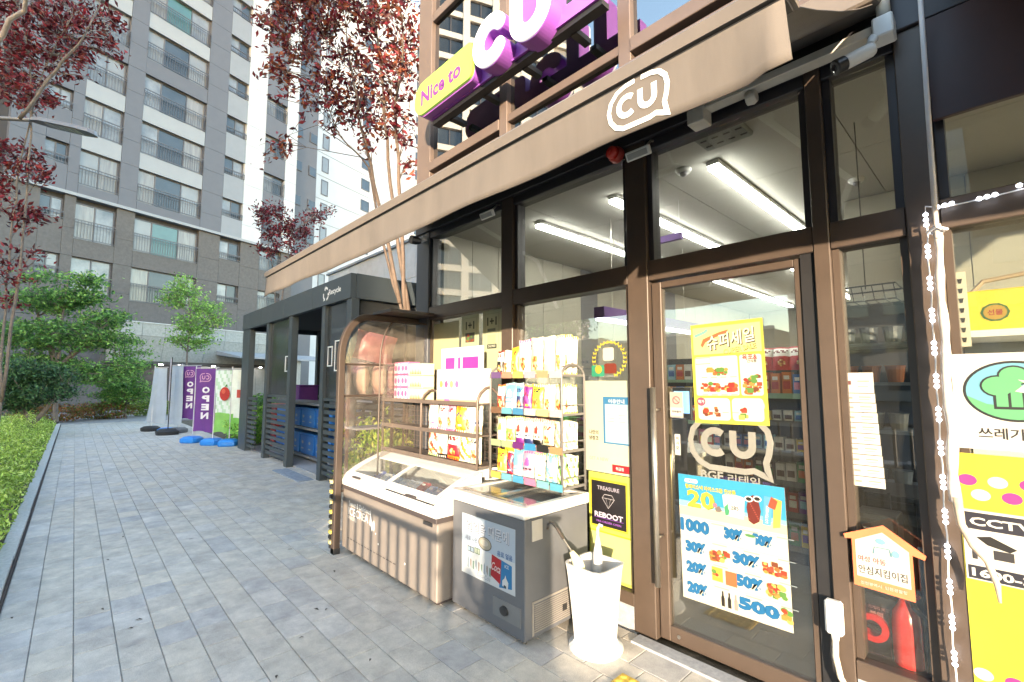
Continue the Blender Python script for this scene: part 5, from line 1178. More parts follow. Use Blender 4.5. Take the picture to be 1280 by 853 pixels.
# ================================================================== INSIDE THE SHOP
CT = E('checkout_counter', (-2.6, 2.0, 0), 'pale checkout counter seen through the glass door', 'counter')
MB().box(-3.4, -2.05, 1.6, 2.2, .006, .86).build('counter_body', M('counter_beige', (.45, .40, .32), .5), CT); MB().box(-3.45, -2.0, 1.55, 2.25, .861, .9).build('counter_top', M('counter_top', (.55, .52, .46), .4), CT)
PS = E('checkout_terminal', (-2.3, 1.85, .901), 'black checkout screen on the counter beside the sale poster', 'terminal')
MB().box(-2.38, -2.18, 1.82, 1.85, 1.18, 1.5).build('screen_case', BLACKP, PS, bevel=.006); MB().box(-2.36, -2.2, 1.815, 1.8195, 1.24, 1.46).build('screen', M('screen_blue', (.1, .2, .4), .3, emit=((.3, .55, .9), .25)), PS); MB().box(-2.3, -2.26, 1.83, 1.87, .901, 1.18).build('stand', BLACKP, PS)
CM = E('coffee_machine', (-3.0, 1.95, .901), 'grey coffee machine on the checkout counter', 'machine')
MB().box(-3.15, -2.8, 1.8, 2.1, .901, 1.3).build('machine_body', SLATE, CM, bevel=.01); MB().box(-3.1, -2.85, 1.795, 1.7995, 1.0, 1.22).build('front_panel', BLACKP, CM)
def gondola(name, x0, x1, y0, y1, levels, top, lab, edge='#b8e0b8'):
    e = E(name, ((x0+x1)/2, (y0+y1)/2, .006), lab, 'shelf unit')
    MB().box(x0, x1, y1-.03, y1, .006, top).build('back_panel', FRAMED, e); MB().box(x0, x1, y0, y1, .006, .12).build('plinth', FRAMED, e)
    for z in levels: MB().box(x0, x1, y0, y1-.031, z-.025, z-.003).build('shelf_board', BLACKP, e); MB().box(x0, x1, y0-.012, y0-.001, z-.035, z+.012, edge if z == levels[-1] else '#8a8a86').build('price_rail', PRINT, e)
    for x in (x0-.02, x1): MB().box(x, x+.02, y0, y1, .006, top).build('end_panel', FRAMED, e)
PCOL = [('#c23a3a', 'red'), ('#e8c840', 'yellow'), ('#4a9a4a', 'green'), ('#3a6ab0', 'blue'), ('#e8e2d4', 'white'), ('#8a4a9a', 'purple'), ('#d87a3a', 'orange'), ('#d88aa8', 'pink'), ('#5a3a2a', 'brown'), ('#9ac8d8', 'pale blue')]
_pm = {}
def product(x, y, z, w, d, h, ci, lab, grp):
    k = (ci, round(w, 3), round(d, 3), round(h, 3))
    if k not in _pm:
        mb = MB(); c = PCOL[ci][0]; mb.box(-w/2, w/2, -d/2, d/2, 0, h, c); mb.box(-w*.38, w*.38, -d/2-.001, -d/2+.001, h*.25, h*.6, PCOL[(ci+4) % 10][0]); mb.box(-w*.3, w*.3, -d/2-.0012, -d/2+.001, h*.68, h*.85, '#f2ece0')
        o = mb.build('shelf_product', PACK, None); _pm[k] = o.data
    else: o = bpy.data.objects.new('shelf_product', _pm[k]); COL.objects.link(o)
    o.location = (x, y, z); o.rotation_euler = (0, 0, random.uniform(-.1, .1)); tag(o, lab, 'packaged product', grp)
LV = [.14, .42, .68, .94, 1.2, 1.44]
gondola('snack_gondola', -1.95, -.98, 1.95, 2.38, LV, 1.75, 'dark shelf unit of packaged snacks seen through the right side of the door')
LVN = ['bottom', 'second', 'third', 'fourth', 'fifth', 'top']
for l, z in enumerate(LV):
    for i in range(11):
        x = -1.90 + i*.088; hgt = (.2, .19, .17, .12, .1, .2)[l] * random.uniform(.85, 1.1); ci = [(2, 2, 1, 2, 8, 2), (0, 7, 5, 0, 5, 7), (4, 0, 2, 4, 8, 6), (4, 9, 1, 4, 9, 3), (4, 1, 9, 4, 1, 4), (3, 5, 3, 6, 0, 5)][l][(i*5 + i//2) % 6]
        product(x, 2.03, z, .075, .1, round(hgt, 2), ci, f'{PCOL[ci][1]} packet, {ORD[i]} from the counter, {LVN[l]} board of the door shelf', 'packets on the shelf seen through the door')
for i in range(7): bag(-1.9 + i*.15, 2.1, 1.66, .16, .22, '#c22030', '#f3efe6', '#c22030', 2, f'red crisp bag on top of the shelf seen through the door, {ORD[i]} from the counter', 'red crisp bags on the door shelf', .08, -.25, random.uniform(-.3, .3))
gondola('low_gondola', -2.9, -2.1, 3.2, 3.6, [.14, .45, .75, 1.05], 1.35, 'low shelf unit of colourful packets behind the checkout screen')
for l, z in enumerate([.14, .45, .75, 1.05]):
    for i in range(8): ci = (i*3 + l*2) % 10; product(-2.84 + i*.097, 3.28, z, .085, .1, .2, ci, f'{PCOL[ci][1]} packet, {ORD[i]} from the wall, {LVN[l]} board of the low inner shelf', 'packets on the low inner shelf')
gondola('window_gondola', -4.0, -1.9, .75, 1.1, [.14, .45, .75, 1.05], 1.25, 'dark shelf unit standing just inside the windows behind the freezers')
BK = E('shopping_basket', (-1.62, 1.45, .62), 'purple plastic shopping basket with a steel handle behind the door', 'basket')
MB().prism([(-1.85, .72), (-1.4, .72), (-1.45, .5), (-1.8, .5)], 'y', 1.3, 1.6).build('basket_body', M('basket_purple', (.10, .05, .22), .5), BK); MB().tube([(-1.8, 1.45, .72), (-1.75, 1.45, .82), (-1.5, 1.45, .82), (-1.42, 1.45, .72)], .009, 6).build('handle', STEEL, BK)
BS = E('basket_stand', (-1.62, 1.45, 0), 'dark stand holding the purple basket', 'stand'); MB().box(-1.8, -1.45, 1.32, 1.58, .006, .498).build('stand_body', FRAMED, BS)
CB = E('shade_box', (-.42, .55, 0), 'dark box added behind the narrow window in place of its dim interior', 'dark box')  # dark box added so the lower window interior reads as unlit
MB().box(-.58, -.14, .4, .8, .006, .98).build('cabinet_body', FRAMED, CB, bevel=.006); MB().box(-.57, -.36, .39, .3995, .05, .95).build('door', BLACKP, CB)
PB = E('purple_light_box', (-2.66, 1.95, 2.15), 'long purple box sign with a white lit lower edge over the checkout', 'sign')
MB().box(-2.72, -2.6, .98, 2.95, 2.165, 2.27).build('sign_box_body', M('purple_sign'), PB); MB().box(-2.71, -2.61, .99, 2.94, 2.145, 2.164).build('lit_edge', M('led_edge', (.9, .9, .9), .5, emit=((1, 1, 1), 1.2)), PB)
for y in (1.2, 2.7): MB().tube([(-2.66, y, 2.27), (-2.66, y, 3.2)], .003, 4).build('cord', STEEL, PB)
TL = [.14, .5, .86, 1.22, 1.58]
gondola('tall_gondola', -4.1, -2.3, 4.6, 5.0, TL, 1.95, 'tall shelf unit of packets at the back of the shop')
for l, z in enumerate(TL):
    for i in range(12): ci = (i*7 + l*3 + i//3) % 10; product(-4.02 + i*.145, 4.68, z, .13, .12, .26, ci, f'{PCOL[ci][1]} packet, {ORD[i]} from the wall, {LVN[l]} board of the tall back shelf', 'packets on the tall back shelf')
for i in range(12): ci = (i*3 + 4) % 10; product(-3.9 + i*.17, .83, 1.05, .14, .12, .17, ci, f'{PCOL[ci][1]} packet, {ORD[i]} on the top board behind the freezers', 'packets behind the freezers')
# ================================================================== RECYCLING SHED
SHG = M('shed_grey', (.052, .066, .076), .45, metal=.2, var=.06, scale=3)
POLY = glass('shed_polycarbonate', (.34, .36, .35), .07, .12, .16, (.22, .23, .23))
RC = E('recycling_shed', (-9.5, .8, 0), 'dark grey recycling shed with slatted lower walls and a white recycle emblem', 'shed')
SX0, SX1, SY0, SY1 = -12.6, -6.55, .25, 2.1
for k in range(4):
    a = SX0 + (SX1-SX0)*k/4; b = SX0 + (SX1-SX0)*(k+1)/4
    MB().box(a+.004, b-.004, SY0-.02, SY0+.06, 2.79, 3.16).build('fascia_panel', SHG, RC)
for k in range(2):
    a = SY0+.061 + (SY1-SY0-.061)*k/2; b = SY0+.061 + (SY1-SY0-.061)*(k+1)/2
    MB().box(SX1-.06, SX1+.02, a+.003, b-.003, 2.79, 3.16).build('fascia_panel', SHG, RC); MB().box(SX0-.02, SX0+.06, a+.003, b-.003, 2.79, 3.16).build('fascia_panel', SHG, RC)
MB().box(SX0+.07, SX1-.07, SY0+.07, SY1, 2.9, 2.96).build('roof', M('shed_roof', (.05, .05, .055), .7), RC)
PX = [(-12.6, -12.0), (-10.72, -10.56), (-9.28, -9.12), (-7.68, -7.54), (-6.72, -6.55)]
for a, b in PX: MB().box(a, b, SY0, SY0+.12, 0, 2.788).build('post', SHG, RC, bevel=.004)
for a, b in ((-12.6, -12.45), (-9.28, -9.12), (-6.70, -6.55)): MB().box(a, b, SY1-.12, SY1, 0, 2.9).build('post', SHG, RC)
def slats(x0, x1, y, axis='x', n=11):
    for i in range(n):
        z = .1 + i*.105
        if axis == 'x': MB().box(x0, x1, y-.02, y+.02, z, z+.062).build('slat', SHG, RC)
        else: MB().box(y-.02, y+.02, x0, x1, z, z+.062).build('slat', SHG, RC)
slats(-10.559, -9.281, SY0+.05); slats(-7.539, -6.721, SY0+.05); slats(-11.999, -11.4, SY0+.05); slats(SY0+.13, SY1-.13, SX1-.08, 'y')
slats(SX0+.16, -9.29, SY1-.06); slats(-9.11, SX1-.16, SY1-.06)
def polyp(x0, x1, y, z0=1.30, z1=2.785): return MB().box(x0, x1, y, y+.012, z0, z1).build('clear_panel', POLY, RC)
polyp(-10.559, -9.281, SY0+.05); polyp(-7.539, -6.721, SY0+.05); polyp(SX0+.16, -9.29, SY1-.05); polyp(-9.11, SX1-.16, SY1-.05)
MB().box(SX1-.09, SX1-.078, SY0+.13, SY1-.13, 1.30, 2.785).build('clear_panel', POLY, RC)
for a, b in ((-10.559, -9.281), (-7.539, -6.721)): MB().box(a, b, SY0+.02, SY0+.09, 1.255, 1.298).build('mid_rail', SHG, RC)
# notice frames on the clear panels
for (a, b, z0, z1) in ((-9.55, -9.32, 1.75, 2.05), (-7.48, -7.3, 1.8, 2.12), (-7.2, -6.95, 1.72, 2.2)):
    t = .018; MB().box(a, b, SY0+.036, SY0+.046, z0, z0+t).box(a, b, SY0+.036, SY0+.046, z1-t, z1).box(a, a+t, SY0+.036, SY0+.046, z0+t, z1-t).box(b-t, b, SY0+.036, SY0+.046, z0+t, z1-t).build('notice_frame', WHITEP, RC)
p = Print(.002)
cxr, czr = -7.48, 2.965
for a in (90, 210, 330):
    c, s_ = math.cos(R(a)), math.sin(R(a)); q = lambda r, t: (cxr + r*math.cos(R(a + t)), czr + r*math.sin(R(a + t)))
    p.stroke('#f4f4f0', [q(.10, -42), q(.105, -8), q(.105, 12)], .035); p.poly('#f4f4f0', [q(.15, 14), q(.06, 20), q(.10, 42)])
p.text('#f4f4f0', 'Recycle', -7.13, 2.965, .115, .46, bold=.02); o = p.build('lettering', RC, M('lettering_white')); o.location = Vector((0, SY0-.0205, 0)) - W[RC.name]
fl = MB().box(SX0, SX1, SY0+.13, SY1, -.02, .02).build('floor_slab', GRANITE, RC)
ramp = MB().box(-9.0, -7.7, -.02, SY0-.03, -.006, .012).build('entry_mat', M('mat_blue', (.22, .26, .32), .8, var=.3, scale=14), None); tag(ramp, 'pale blue-grey entry mat on the paving before the recycling shed opening', 'mat')
BLUE = M('bin_blue', (.02, .14, .48), .4, var=.06)
def rbin(x0, x1, y0, y1, z0, z1, lab, m=BLUE, deco=True):
    e = E('recycling_bin', ((x0+x1)/2, (y0+y1)/2, z0), lab, 'bin', 'bins in the recycling shed')
    MB().prism([(x0+.03, z0), (x1-.03, z0), (x1, z1), (x0, z1)][::-1], 'y', y0, y1).build('bin_body', m, e, bevel=.01); MB().box(x0-.015, x1+.015, y0-.015, y1+.015, z1+.0005, z1+.035).build('bin_rim', m, e, bevel=.006)
    if deco:
        p = Print(.002)
        for u in (-.22, .16): p.ell('#e8f0f8', u, .6*(z1-z0), .05, .03, 14); p.rect('#e8f0f8', u-.06, u+.06, .25*(z1-z0), .32*(z1-z0))
        o = p.build('print', e); o.location = (0, y0 - (y0+y1)/2 - .003, 0)
for x0, nm in ((-11.65, 'far end'), (-10.85, 'second place'), (-10.05, 'third place'), (-9.25, 'emblem end')):
    rbin(x0, x0+.74, .8, 1.35, .12, .5, f'blue recycling bin with white icons on the lower deck, {nm}'); rbin(x0, x0+.74, .8, 1.35, .66, 1.0, f'blue recycling bin with white icons on the upper deck, {nm}')
rbin(-12.4, -11.75, .8, 1.3, .03, 1.0, 'red recycling bin behind the far slats', M('bin_red', (.3, .03, .04), .4), False); rbin(-12.4, -11.85, 1.35, 1.8, .9, 1.45, 'purple recycling bin seen through the far clear panel', M('bin_purple', (.2, .06, .32), .4), False)
DK = E('bin_deck', (-10.0, 1.0, 0), 'grey steel two-tier deck carrying the blue bins', 'rack')
for z in (.115, .655, 1.14): MB().box(-11.7, -8.4, .75, 1.4, z-.045, z-.002).build('deck_board', CLAD_SILVER, DK)
for x in (-11.68, -10.88, -10.08, -9.28, -8.43): MB().box(x-.02, x+.02, 1.36, 1.4, .02, 1.1).build('deck_leg', SHG, DK)

# ================================================================== FLAG BANNERS
PUR = M('banner_purple', (.16, .05, .27), .8, var=.08, scale=3, trans=.25); PALE = M('banner_pale', (.42, .48, .56), .8, var=.08, scale=3, trans=.3); GRN = M('banner_mixed', (1, 1, 1), .8, attr=True, var=.1, scale=4, trans=.3)
POLEW = M('banner_pole', (.5, .5, .52), .4); BBLUE = M('base_blue', (.02, .2, .62), .4, var=.08); BBLACK = M('base_black', (.02, .02, .022), .6); BGREY = M('base_grey', (.13, .13, .14), .7)
def banner(x, y, w, h, mat, label, base, deco=None, rz=0., z0=.35, flare=.0, colf=None, skew=0.):
    e = E('flag_banner', (x, y, 0), label, 'banner', 'flag banners by the path', rz=rz + 1e-6); W[e.name] = Vector((0, 0, 0))
    n, m = 10, 16; v = []; fs = []; cols = []
    for j in range(m+1):
        t = j/m
        for i in range(n+1):
            u = i/n; v.append(((u-.5)*w*(1 + flare*(1-t)) + skew*(1-t), .03*math.sin(u*7 + t*3)*(1-t*.6) + .012*math.sin(u*19 + t*5), z0 + h*t + .02*math.sin(u*6)*(1-t)))
    N_ = len(v); mb = MB()
    back = [(a, b + .003, c) for a, b, c in v]
    for k, (vv, flip) in enumerate(((v, 0), (back, 1))):
        o = len(mb.v); mb.v += vv
        for j in range(m):
            for i in range(n):
                f = (o+j*(n+1)+i, o+j*(n+1)+i+1, o+(j+1)*(n+1)+i+1, o+(j+1)*(n+1)+i); mb.f.append(tuple(reversed(f)) if flip else f); mb.c.append(lin(colf((i+.5)/n, (j+.5)/m)) if colf else (1, 1, 1)); mb.m.append(0)
    mb.build('flag_cloth', mat, e, local=True, smooth=True)
    MB().tube([(-w/2-.02, .02, .05), (-w/2-.02, .02, z0+h+.08)], .013, 6).tube([(-w/2-.02, .02, z0+h+.02), (w/2, .02, z0+h+.03)], .009, 6).build('flag_pole', POLEW, e, local=True)
    if base:
        b = loft([(0, .19, .8), (.03, .21, .8), (.11, .21, .8), (.16, .15, .6), (.17, .05, .2)], (-w/2-.02, 0), 20); b.build('water_base', base, e, local=True, smooth=False)
    if deco:
        p = Print(.004); deco(p, z0, h); o = p.build('print', e, M('banner_print', (1, 1, 1), .8, attr=True, gain=.75)); o.location = (0, -.055, 0)
    return e
def opend(p, z0, h):
    emblem(p, '#d8a0c8', 0, z0 + h*.86, .3, True)
    for i, c in enumerate('OPEN'): p.text('#f0e8f2', c, .03, z0 + h*(.66 - .135*i), .165, .21, bold=.05, mirror=True)
banner(-14.3, -.14, .62, 1.62, PUR, 'purple flag banner with mirrored OPEN lettering, the nearer of two', BBLUE, opend, R(42), .28)
banner(-17.4, -.02, .62, 1.62, PUR, 'purple flag banner with mirrored OPEN lettering, behind and beside its twin', BGREY, opend, R(42), .42)
def gcol(u, v):
    if v < .32: return '#8fc86a'
    return '#dfe8e4' if (u*3 + v*5) % 1 > .4 else '#bcd8c0'
banner(-13.5, .12, .5, 1.55, GRN, 'white and green flag banner printed with a red fruit beside the purple one', BBLUE, lambda p, z0, h: (p.ell('#b8322a', .03, z0 + h*.62, .13, .17), p.layer(2).ell('#d8604a', .0, z0 + h*.66, .05, .06), p.poly('#3f7a34', [(.02, z0+h*.73), (.08, z0+h*.78), (.1, z0+h*.74)]), p.text('#f4f0e8', 'A', .03, z0+h*.6, .08, bold=.02) if False else 0), R(45), .3, 0, gcol)
banner(-13.1, .38, .4, 1.6, GRN, 'narrow white and green flag banner with red script nearest the shed', BBLUE, None, R(60), .26, .35, lambda u, v: '#7fbf5a' if v < .3 - .1*u else '#c8564a' if .55 < v < .68 and u > .3 else '#e6ece4')
banner(-18.6, -.65, .5, 1.75, PALE, 'pale blue flag banner flaring at the foot, farthest along the path', BBLACK, None, R(35), .25, .5, None, -.12)
banner(-17.6, -.35, .42, 1.8, PALE, 'pale blue flag banner behind the dark display pole', BBLUE, None, R(40), .25)
e = E('display_pole', (-17.3, -.55, 0), 'narrow printed display strip on a black pole with a black base', 'banner', 'flag banners by the path')
MB().box(-17.4, -17.2, -.57, -.565, 1.0, 2.25).build('strip', M('strip_print', (.4, .36, .42), .6, var=.5, scale=4), e); MB().tube([(-17.19, -.55, .1), (-17.19, -.55, 2.3)], .014, 6).build('pole', BBLACK, e)
loft([(0, .28, .5), (.1, .3, .5), (.17, .2, .5), (.18, .05, .2)], (-17.25, -.55), 18).build('water_base', BBLACK, e)

# ================================================================== STREET LAMP OVER THE PATH
LP = E('street_lamp', (-13.4, -5.9, 0), 'grey street lamp arm with a flat LED head reaching in beside the red leaves', 'street lamp')
LG = M('lamp_grey', (.2, .2, .21), .5, metal=.4)
MB().tube([(-13.4, -5.9, 0), (-13.4, -5.9, 3), (-13.4, -5.9, 6.4)], [.09, .075, .06], 10).build('pole', LG, LP, smooth=True)
MB().tube([(-13.4, -5.9, 6.25), (-12.14, -4.47, 6.14), (-11.58, -3.86, 6.07), (-11.16, -3.41, 6.03)], .035, 8).build('arm', LG, LP, smooth=True)
a, b = Vector((-11.2, -3.46, 6.03)), Vector((-10.47, -2.64, 5.79)); d = (b - a).normalized(); rr_ = d.to_track_quat('X', 'Z').to_matrix(); c = (a + b)/2; Ln = (b - a).length
def headp(z): return [(-Ln/2, -.05), (-Ln*.3, -.13), (Ln*.25, -.15), (Ln*.45, -.11), (Ln/2, -.03), (Ln/2, .03), (Ln*.45, .11), (Ln*.25, .15), (-Ln*.3, .13), (-Ln/2, .05)]
mb = MB(); n = 10; vs = [c + rr_ @ Vector((x, y, -.02)) for x, y in headp(0)] + [c + rr_ @ Vector((x*.96, y*.8, .05)) for x, y in headp(0)]
mb.add(vs, [tuple(reversed(range(n))), tuple(range(n, 2*n))] + [(i, (i+1) % n, (i+1) % n + n, i+n) for i in range(n)]).build('lamp_head', LG, LP)
for k in range(4): MB().obox(c + rr_ @ Vector((-.2 + k*.14, 0, -.024)), (.11, .17, .006), rr_).build('led_module', M('led_off', (.5, .5, .48), .2), LP)
# ================================================================== VEGETATION
def leafmat(name, trans=.35): return M(name, (1, 1, 1), .55, attr=True, var=.15, scale=3, trans=trans, spec=.4)
LM_RED = leafmat('leaf_red', .3); LM_GRN = leafmat('leaf_green', .4); BARK = M('bark_grey', (.15, .125, .11), .85, var=.3, scale=14, bump=.5, bscale=40)
def leaf_mesh(name, P, D, S, cols, mat, parent, wid=.42):
    """P centres, D axis directions, S lengths; folded rhombic leaves"""
    N = len(P); D = D / np.linalg.norm(D, axis=1, keepdims=True)
    r = rng.normal(size=(N, 3)); r[:, 2] += .0; A = np.cross(D, r); A /= np.linalg.norm(A, axis=1, keepdims=True); B = np.cross(D, A)
    s = S[:, None]
    v0 = P - D*s*.5; v2 = P + D*s*.5; v1 = P + A*s*wid*.5 + B*s*.1 - D*s*.04; v3 = P - A*s*wid*.5 + B*s*.1 - D*s*.04
    V = np.stack([v0, v1, v2, v3], 1).reshape(-1, 3)
    off = np.array(W.get(parent.name, (0, 0, 0))) if parent is not None else 0
    V = V - off
    me = bpy.data.meshes.new(name); F = np.arange(4*N).reshape(-1, 4)
    tri = np.concatenate([F[:, [0, 1, 2]], F[:, [0, 2, 3]]], 1).reshape(-1, 3)
    me.vertices.add(4*N); me.vertices.foreach_set('co', V.ravel())
    me.loops.add(6*N); me.loops.foreach_set('vertex_index', tri.ravel().astype(np.int32))
    me.polygons.add(2*N); me.polygons.foreach_set('loop_start', np.arange(0, 6*N, 3, dtype=np.int32)); me.polygons.foreach_set('loop_total', np.full(2*N, 3, dtype=np.int32))
    me.update(calc_edges=True); me.validate()
    ca = me.color_attributes.new('Col', 'FLOAT_COLOR', 'POINT'); c4 = np.ones((4*N, 4), dtype=np.float32); c4[:, :3] = np.repeat(cols, 4, axis=0); ca.data.foreach_set('color', c4.ravel())
    me.materials.append(mat); o = bpy.data.objects.new(name, me); COL.objects.link(o)
    if parent is not None: o.parent = parent
    return o
def palette(n, cols, jit=.18):
    C = np.array([lin(c) for c in cols]); k = rng.integers(0, len(C), n); return np.clip(C[k] * (1 + jit*rng.normal(size=(n, 1))), 0, 1)
def tree(name, label, trunks, blobs, ntw, nlf, lsize, cols, mat, droop=.1, tr=.07, flat=1., group=None, twr=.006, bark=BARK, spread=.11):
    base = trunks[0][0]; e = E(name, (base[0], base[1], 0), label, 'tree', group)
    mb = MB(); skel = []
    for t in trunks:
        pts = [Vector(p[:3]) for p in t]; n = len(pts); sm = []
        for i in range(n-1):
            p0, p1, p2, p3 = pts[max(i-1, 0)], pts[i], pts[i+1], pts[min(i+2, n-1)]
            for k in range(4):
                u = k/4; sm.append(.5*((2*p1) + (p2-p0)*u + (2*p0-5*p1+4*p2-p3)*u*u + (3*p1-p0-3*p2+p3)*u**3) + Vector(rng.normal(size=3)*.012))
        sm.append(pts[-1]); m = len(sm)
        mb.tube(sm, [tr*(1 - .8*i/(m-1)) for i in range(m)], 8); skel += [(p, tr*(1 - .8*i/(m-1))) for i, p in enumerate(sm)]
    vol = np.array([b[3]**2 for b in blobs]); vol = vol/vol.sum(); P = []; D = []
    SK = np.array([tuple(p) for p, _ in skel])
    for i in range(ntw):
        b = blobs[rng.choice(len(blobs), p=vol)]; d = rng.normal(size=3); d /= np.linalg.norm(d); rad = b[3]*rng.uniform(.25, 1.0)**.6
        tip = np.array(b[:3]) + d*rad*np.array([1, 1, flat])
        # start from a limb point lying lower and closer
        dist = np.linalg.norm(SK - tip, axis=1) + np.maximum(0, SK[:, 2] - tip[2] + .1)*2.5; j = int(dist.argmin()); st = SK[j]
        mid = (st + tip)/2 + np.array([0, 0, .12*np.linalg.norm(tip-st)]) + rng.normal(size=3)*.05*np.linalg.norm(tip-st)
        r0 = min(skel[j][1]*.5, twr*2.2)
        mb.tube([st, mid, tip], [r0, twr, twr*.4], 4, cap=False)
        if i % 3 == 0: SK = np.vstack([SK, mid]); skel.append((Vector(mid), r0*.6))
        dirv = (tip - mid); dirv /= np.linalg.norm(dirv) + 1e-6
        k = max(3, int(rng.poisson(nlf/ntw)))
        u = rng.uniform(.35, 1.05, k)[:, None]; q = mid + (tip - mid)*u + rng.normal(size=(k, 3))*spread*np.array([1, 1, flat])
        P.append(q); D.append(dirv*.7 + rng.normal(size=(k, 3))*.6 + np.array([0, 0, -droop]))
    mb.build('trunk', bark, e, smooth=True)
    P = np.vstack(P); D = np.vstack(D); n = len(P)
    leaf_mesh('crown', P, D, lsize*rng.uniform(.65, 1.25, n), palette(n, cols), mat, e)
    return e
RED_BLOBS = [(-6.8, 0.11, 6.96, 0.69), (-6.06, 0.42, 6.07, 0.5), (-7.08, -0.06, 5.96, 0.53), (-7.73, -0.53, 6.47, 0.41), (-7.63, -0.38, 7.25, 0.59), (-5.77, 0.5, 6.76, 0.53), (-7.92, -0.72, 5.22, 0.17), (-7.74, -0.55, 5.39, 0.18), (-5.73, 0.59, 5.25, 0.3), (-6.33, 0.39, 5.3, 0.31), (-5.53, 0.58, 5.88, 0.32), (-7.06, 0.37, 6.21, 0.52), (-6.7, 0.4, 4.36, 0.15), (-8.08, -0.6, 7.53, 0.4), (-7.1, -0.18, 7.86, 0.76), (-6.06, 0.39, 7.52, 0.72), (-5.77, 0.75, 4.79, 0.19)]
RED_TRUNK = [(-5.87, 0.77, 2.15), (-5.91, 0.75, 2.49), (-6.24, 0.56, 3.6), (-6.5, 0.41, 4.81), (-6.93, 0.17, 5.37), (-7.21, -0.08, 6.21)]
RED_T2 = [(-5.94, 0.7, 2.67), (-6.35, 0.46, 4.52), (-6.52, 0.31, 5.41), (-6.66, 0.19, 6.33), (-6.78, 0.09, 7.27)]
RED_T3 = [(-5.89, 0.78, 2.49), (-5.92, 0.64, 4.45), (-5.88, 0.53, 5.6), (-5.75, 0.57, 6.41), (-5.91, 0.58, 7.28)]
RED_T4 = [(-5.86, 0.81, 2.49), (-6.19, 0.64, 4.53), (-6.18, 0.49, 5.72), (-6.2, 0.35, 6.68), (-6.23, 0.22, 7.4)]
SR_BLOBS = [(-16.91, 2.06, 7.11, 0.71), (-16.88, 2.85, 7.0, 0.62), (-16.64, 1.61, 7.2, 0.43), (-16.57, 3.28, 7.32, 0.46), (-16.86, 2.2, 6.42, 0.6), (-16.73, 2.83, 6.1, 0.45), (-16.12, 3.58, 7.65, 0.28), (-16.84, 1.83, 6.06, 0.38)]
SR_T = [(-17.17, 2.3, 3.14), (-17.1, 2.13, 5.06), (-17.14, 1.9, 6.42)]
SR_T2 = [(-17.13, 2.34, 3.14), (-16.8, 2.41, 5.33), (-16.56, 2.49, 6.7)]
LR_BLOBS = [(-11.11, -3.55, 7.55, 0.69), (-10.66, -3.03, 7.27, 0.47), (-10.0, -2.8, 7.52, 0.34), (-11.65, -3.72, 6.71, 0.48), (-11.12, -3.3, 6.65, 0.36), (-9.65, -2.56, 7.48, 0.18), (-11.68, -3.59, 5.45, 0.37), (-11.97, -3.65, 4.65, 0.31), (-11.22, -3.35, 5.15, 0.22), (-11.93, -3.64, 3.77, 0.31), (-11.7, -3.33, 4.43, 0.26), (-12.04, -3.5, 2.94, 0.2), (-11.98, -4.17, 7.42, 0.85), (-12.11, -4.05, 5.45, 0.56), (-10.88, -3.39, 8.23, 0.69), (-11.5, -3.18, 3.77, 0.14), (-9.6, -2.43, 6.86, 0.12), (-11.65, -3.57, 3.3, 0.25), (-10.07, -2.68, 7.13, 0.21)]
LR_T = [(-12.29, -3.59, 0.4), (-12.07, -3.61, 2.36), (-11.88, -3.62, 4.05), (-11.54, -3.58, 5.4), (-11.01, -3.36, 6.86), (-10.36, -3.05, 7.66)]
LR_T2 = [(-12.17, -3.57, 1.24), (-11.57, -3.45, 4.16), (-11.33, -3.49, 6.37), (-11.33, -3.68, 7.9)]
BR = [(-6.38, -3.6, 3.91), (-5.8, -3.34, 4.4), (-5.42, -3.13, 4.74), (-5.16, -3.01, 4.92)]
BR2 = [(-9.93, -3.49, 5.48), (-9.51, -3.14, 6.26), (-9.19, -2.86, 6.74), (-8.99, -2.72, 7.28)]
GB_BLOBS = [(-23.84, -3.55, 4.55, 1.11), (-23.34, -2.59, 4.75, 0.71), (-24.33, -3.89, 3.24, 1.31), (-23.23, -2.72, 3.24, 1.23), (-23.16, -1.99, 3.89, 0.72), (-22.74, -1.74, 3.12, 0.65), (-23.41, -2.75, 1.93, 1.05), (-22.82, -1.66, 1.79, 0.77), (-24.49, -3.94, 2.22, 1.17), (-22.8, -2.52, 5.27, 0.47), (-22.41, -1.13, 2.23, 0.48), (-23.79, -3.6, 5.42, 0.58)]
GB_T = [(-23.92, -3.08, 0.33), (-23.76, -3.14, 2.07), (-23.53, -3.12, 3.82), (-23.3, -3.06, 5.27)]
YG_BLOBS = [(-28.79, 1.24, 6.19, 0.82), (-29.05, 0.72, 5.75, 0.65), (-28.55, 2.04, 5.42, 0.75), (-28.13, 2.71, 4.81, 0.59), (-28.67, 1.58, 4.55, 0.91), (-29.15, 1.18, 3.73, 0.58), (-28.69, 1.98, 3.54, 0.58), (-28.81, 1.14, 6.81, 0.49), (-28.31, 2.31, 4.16, 0.5)]
YG_T = [(-29.15, 1.57, 0.65), (-28.93, 1.49, 3.11), (-28.7, 1.49, 4.96), (-28.74, 1.24, 6.6)]
CF_T = [(-26.08, -0.98, 0.28), (-25.98, -1.07, 1.82), (-25.92, -1.23, 3.6)]
PN_BLOBS = [(-18.82, -3.7, 1.77, 0.67), (-18.79, -3.22, 1.73, 0.59), (-19.15, -4.01, 1.51, 0.63), (-18.65, -2.86, 1.32, 0.37), (-18.63, -3.43, 1.28, 0.63), (-18.95, -3.74, 1.06, 0.58)]
PN_T = [(-18.8, -3.48, 0.28), (-18.88, -3.65, 0.95), (-18.76, -3.45, 1.51)]
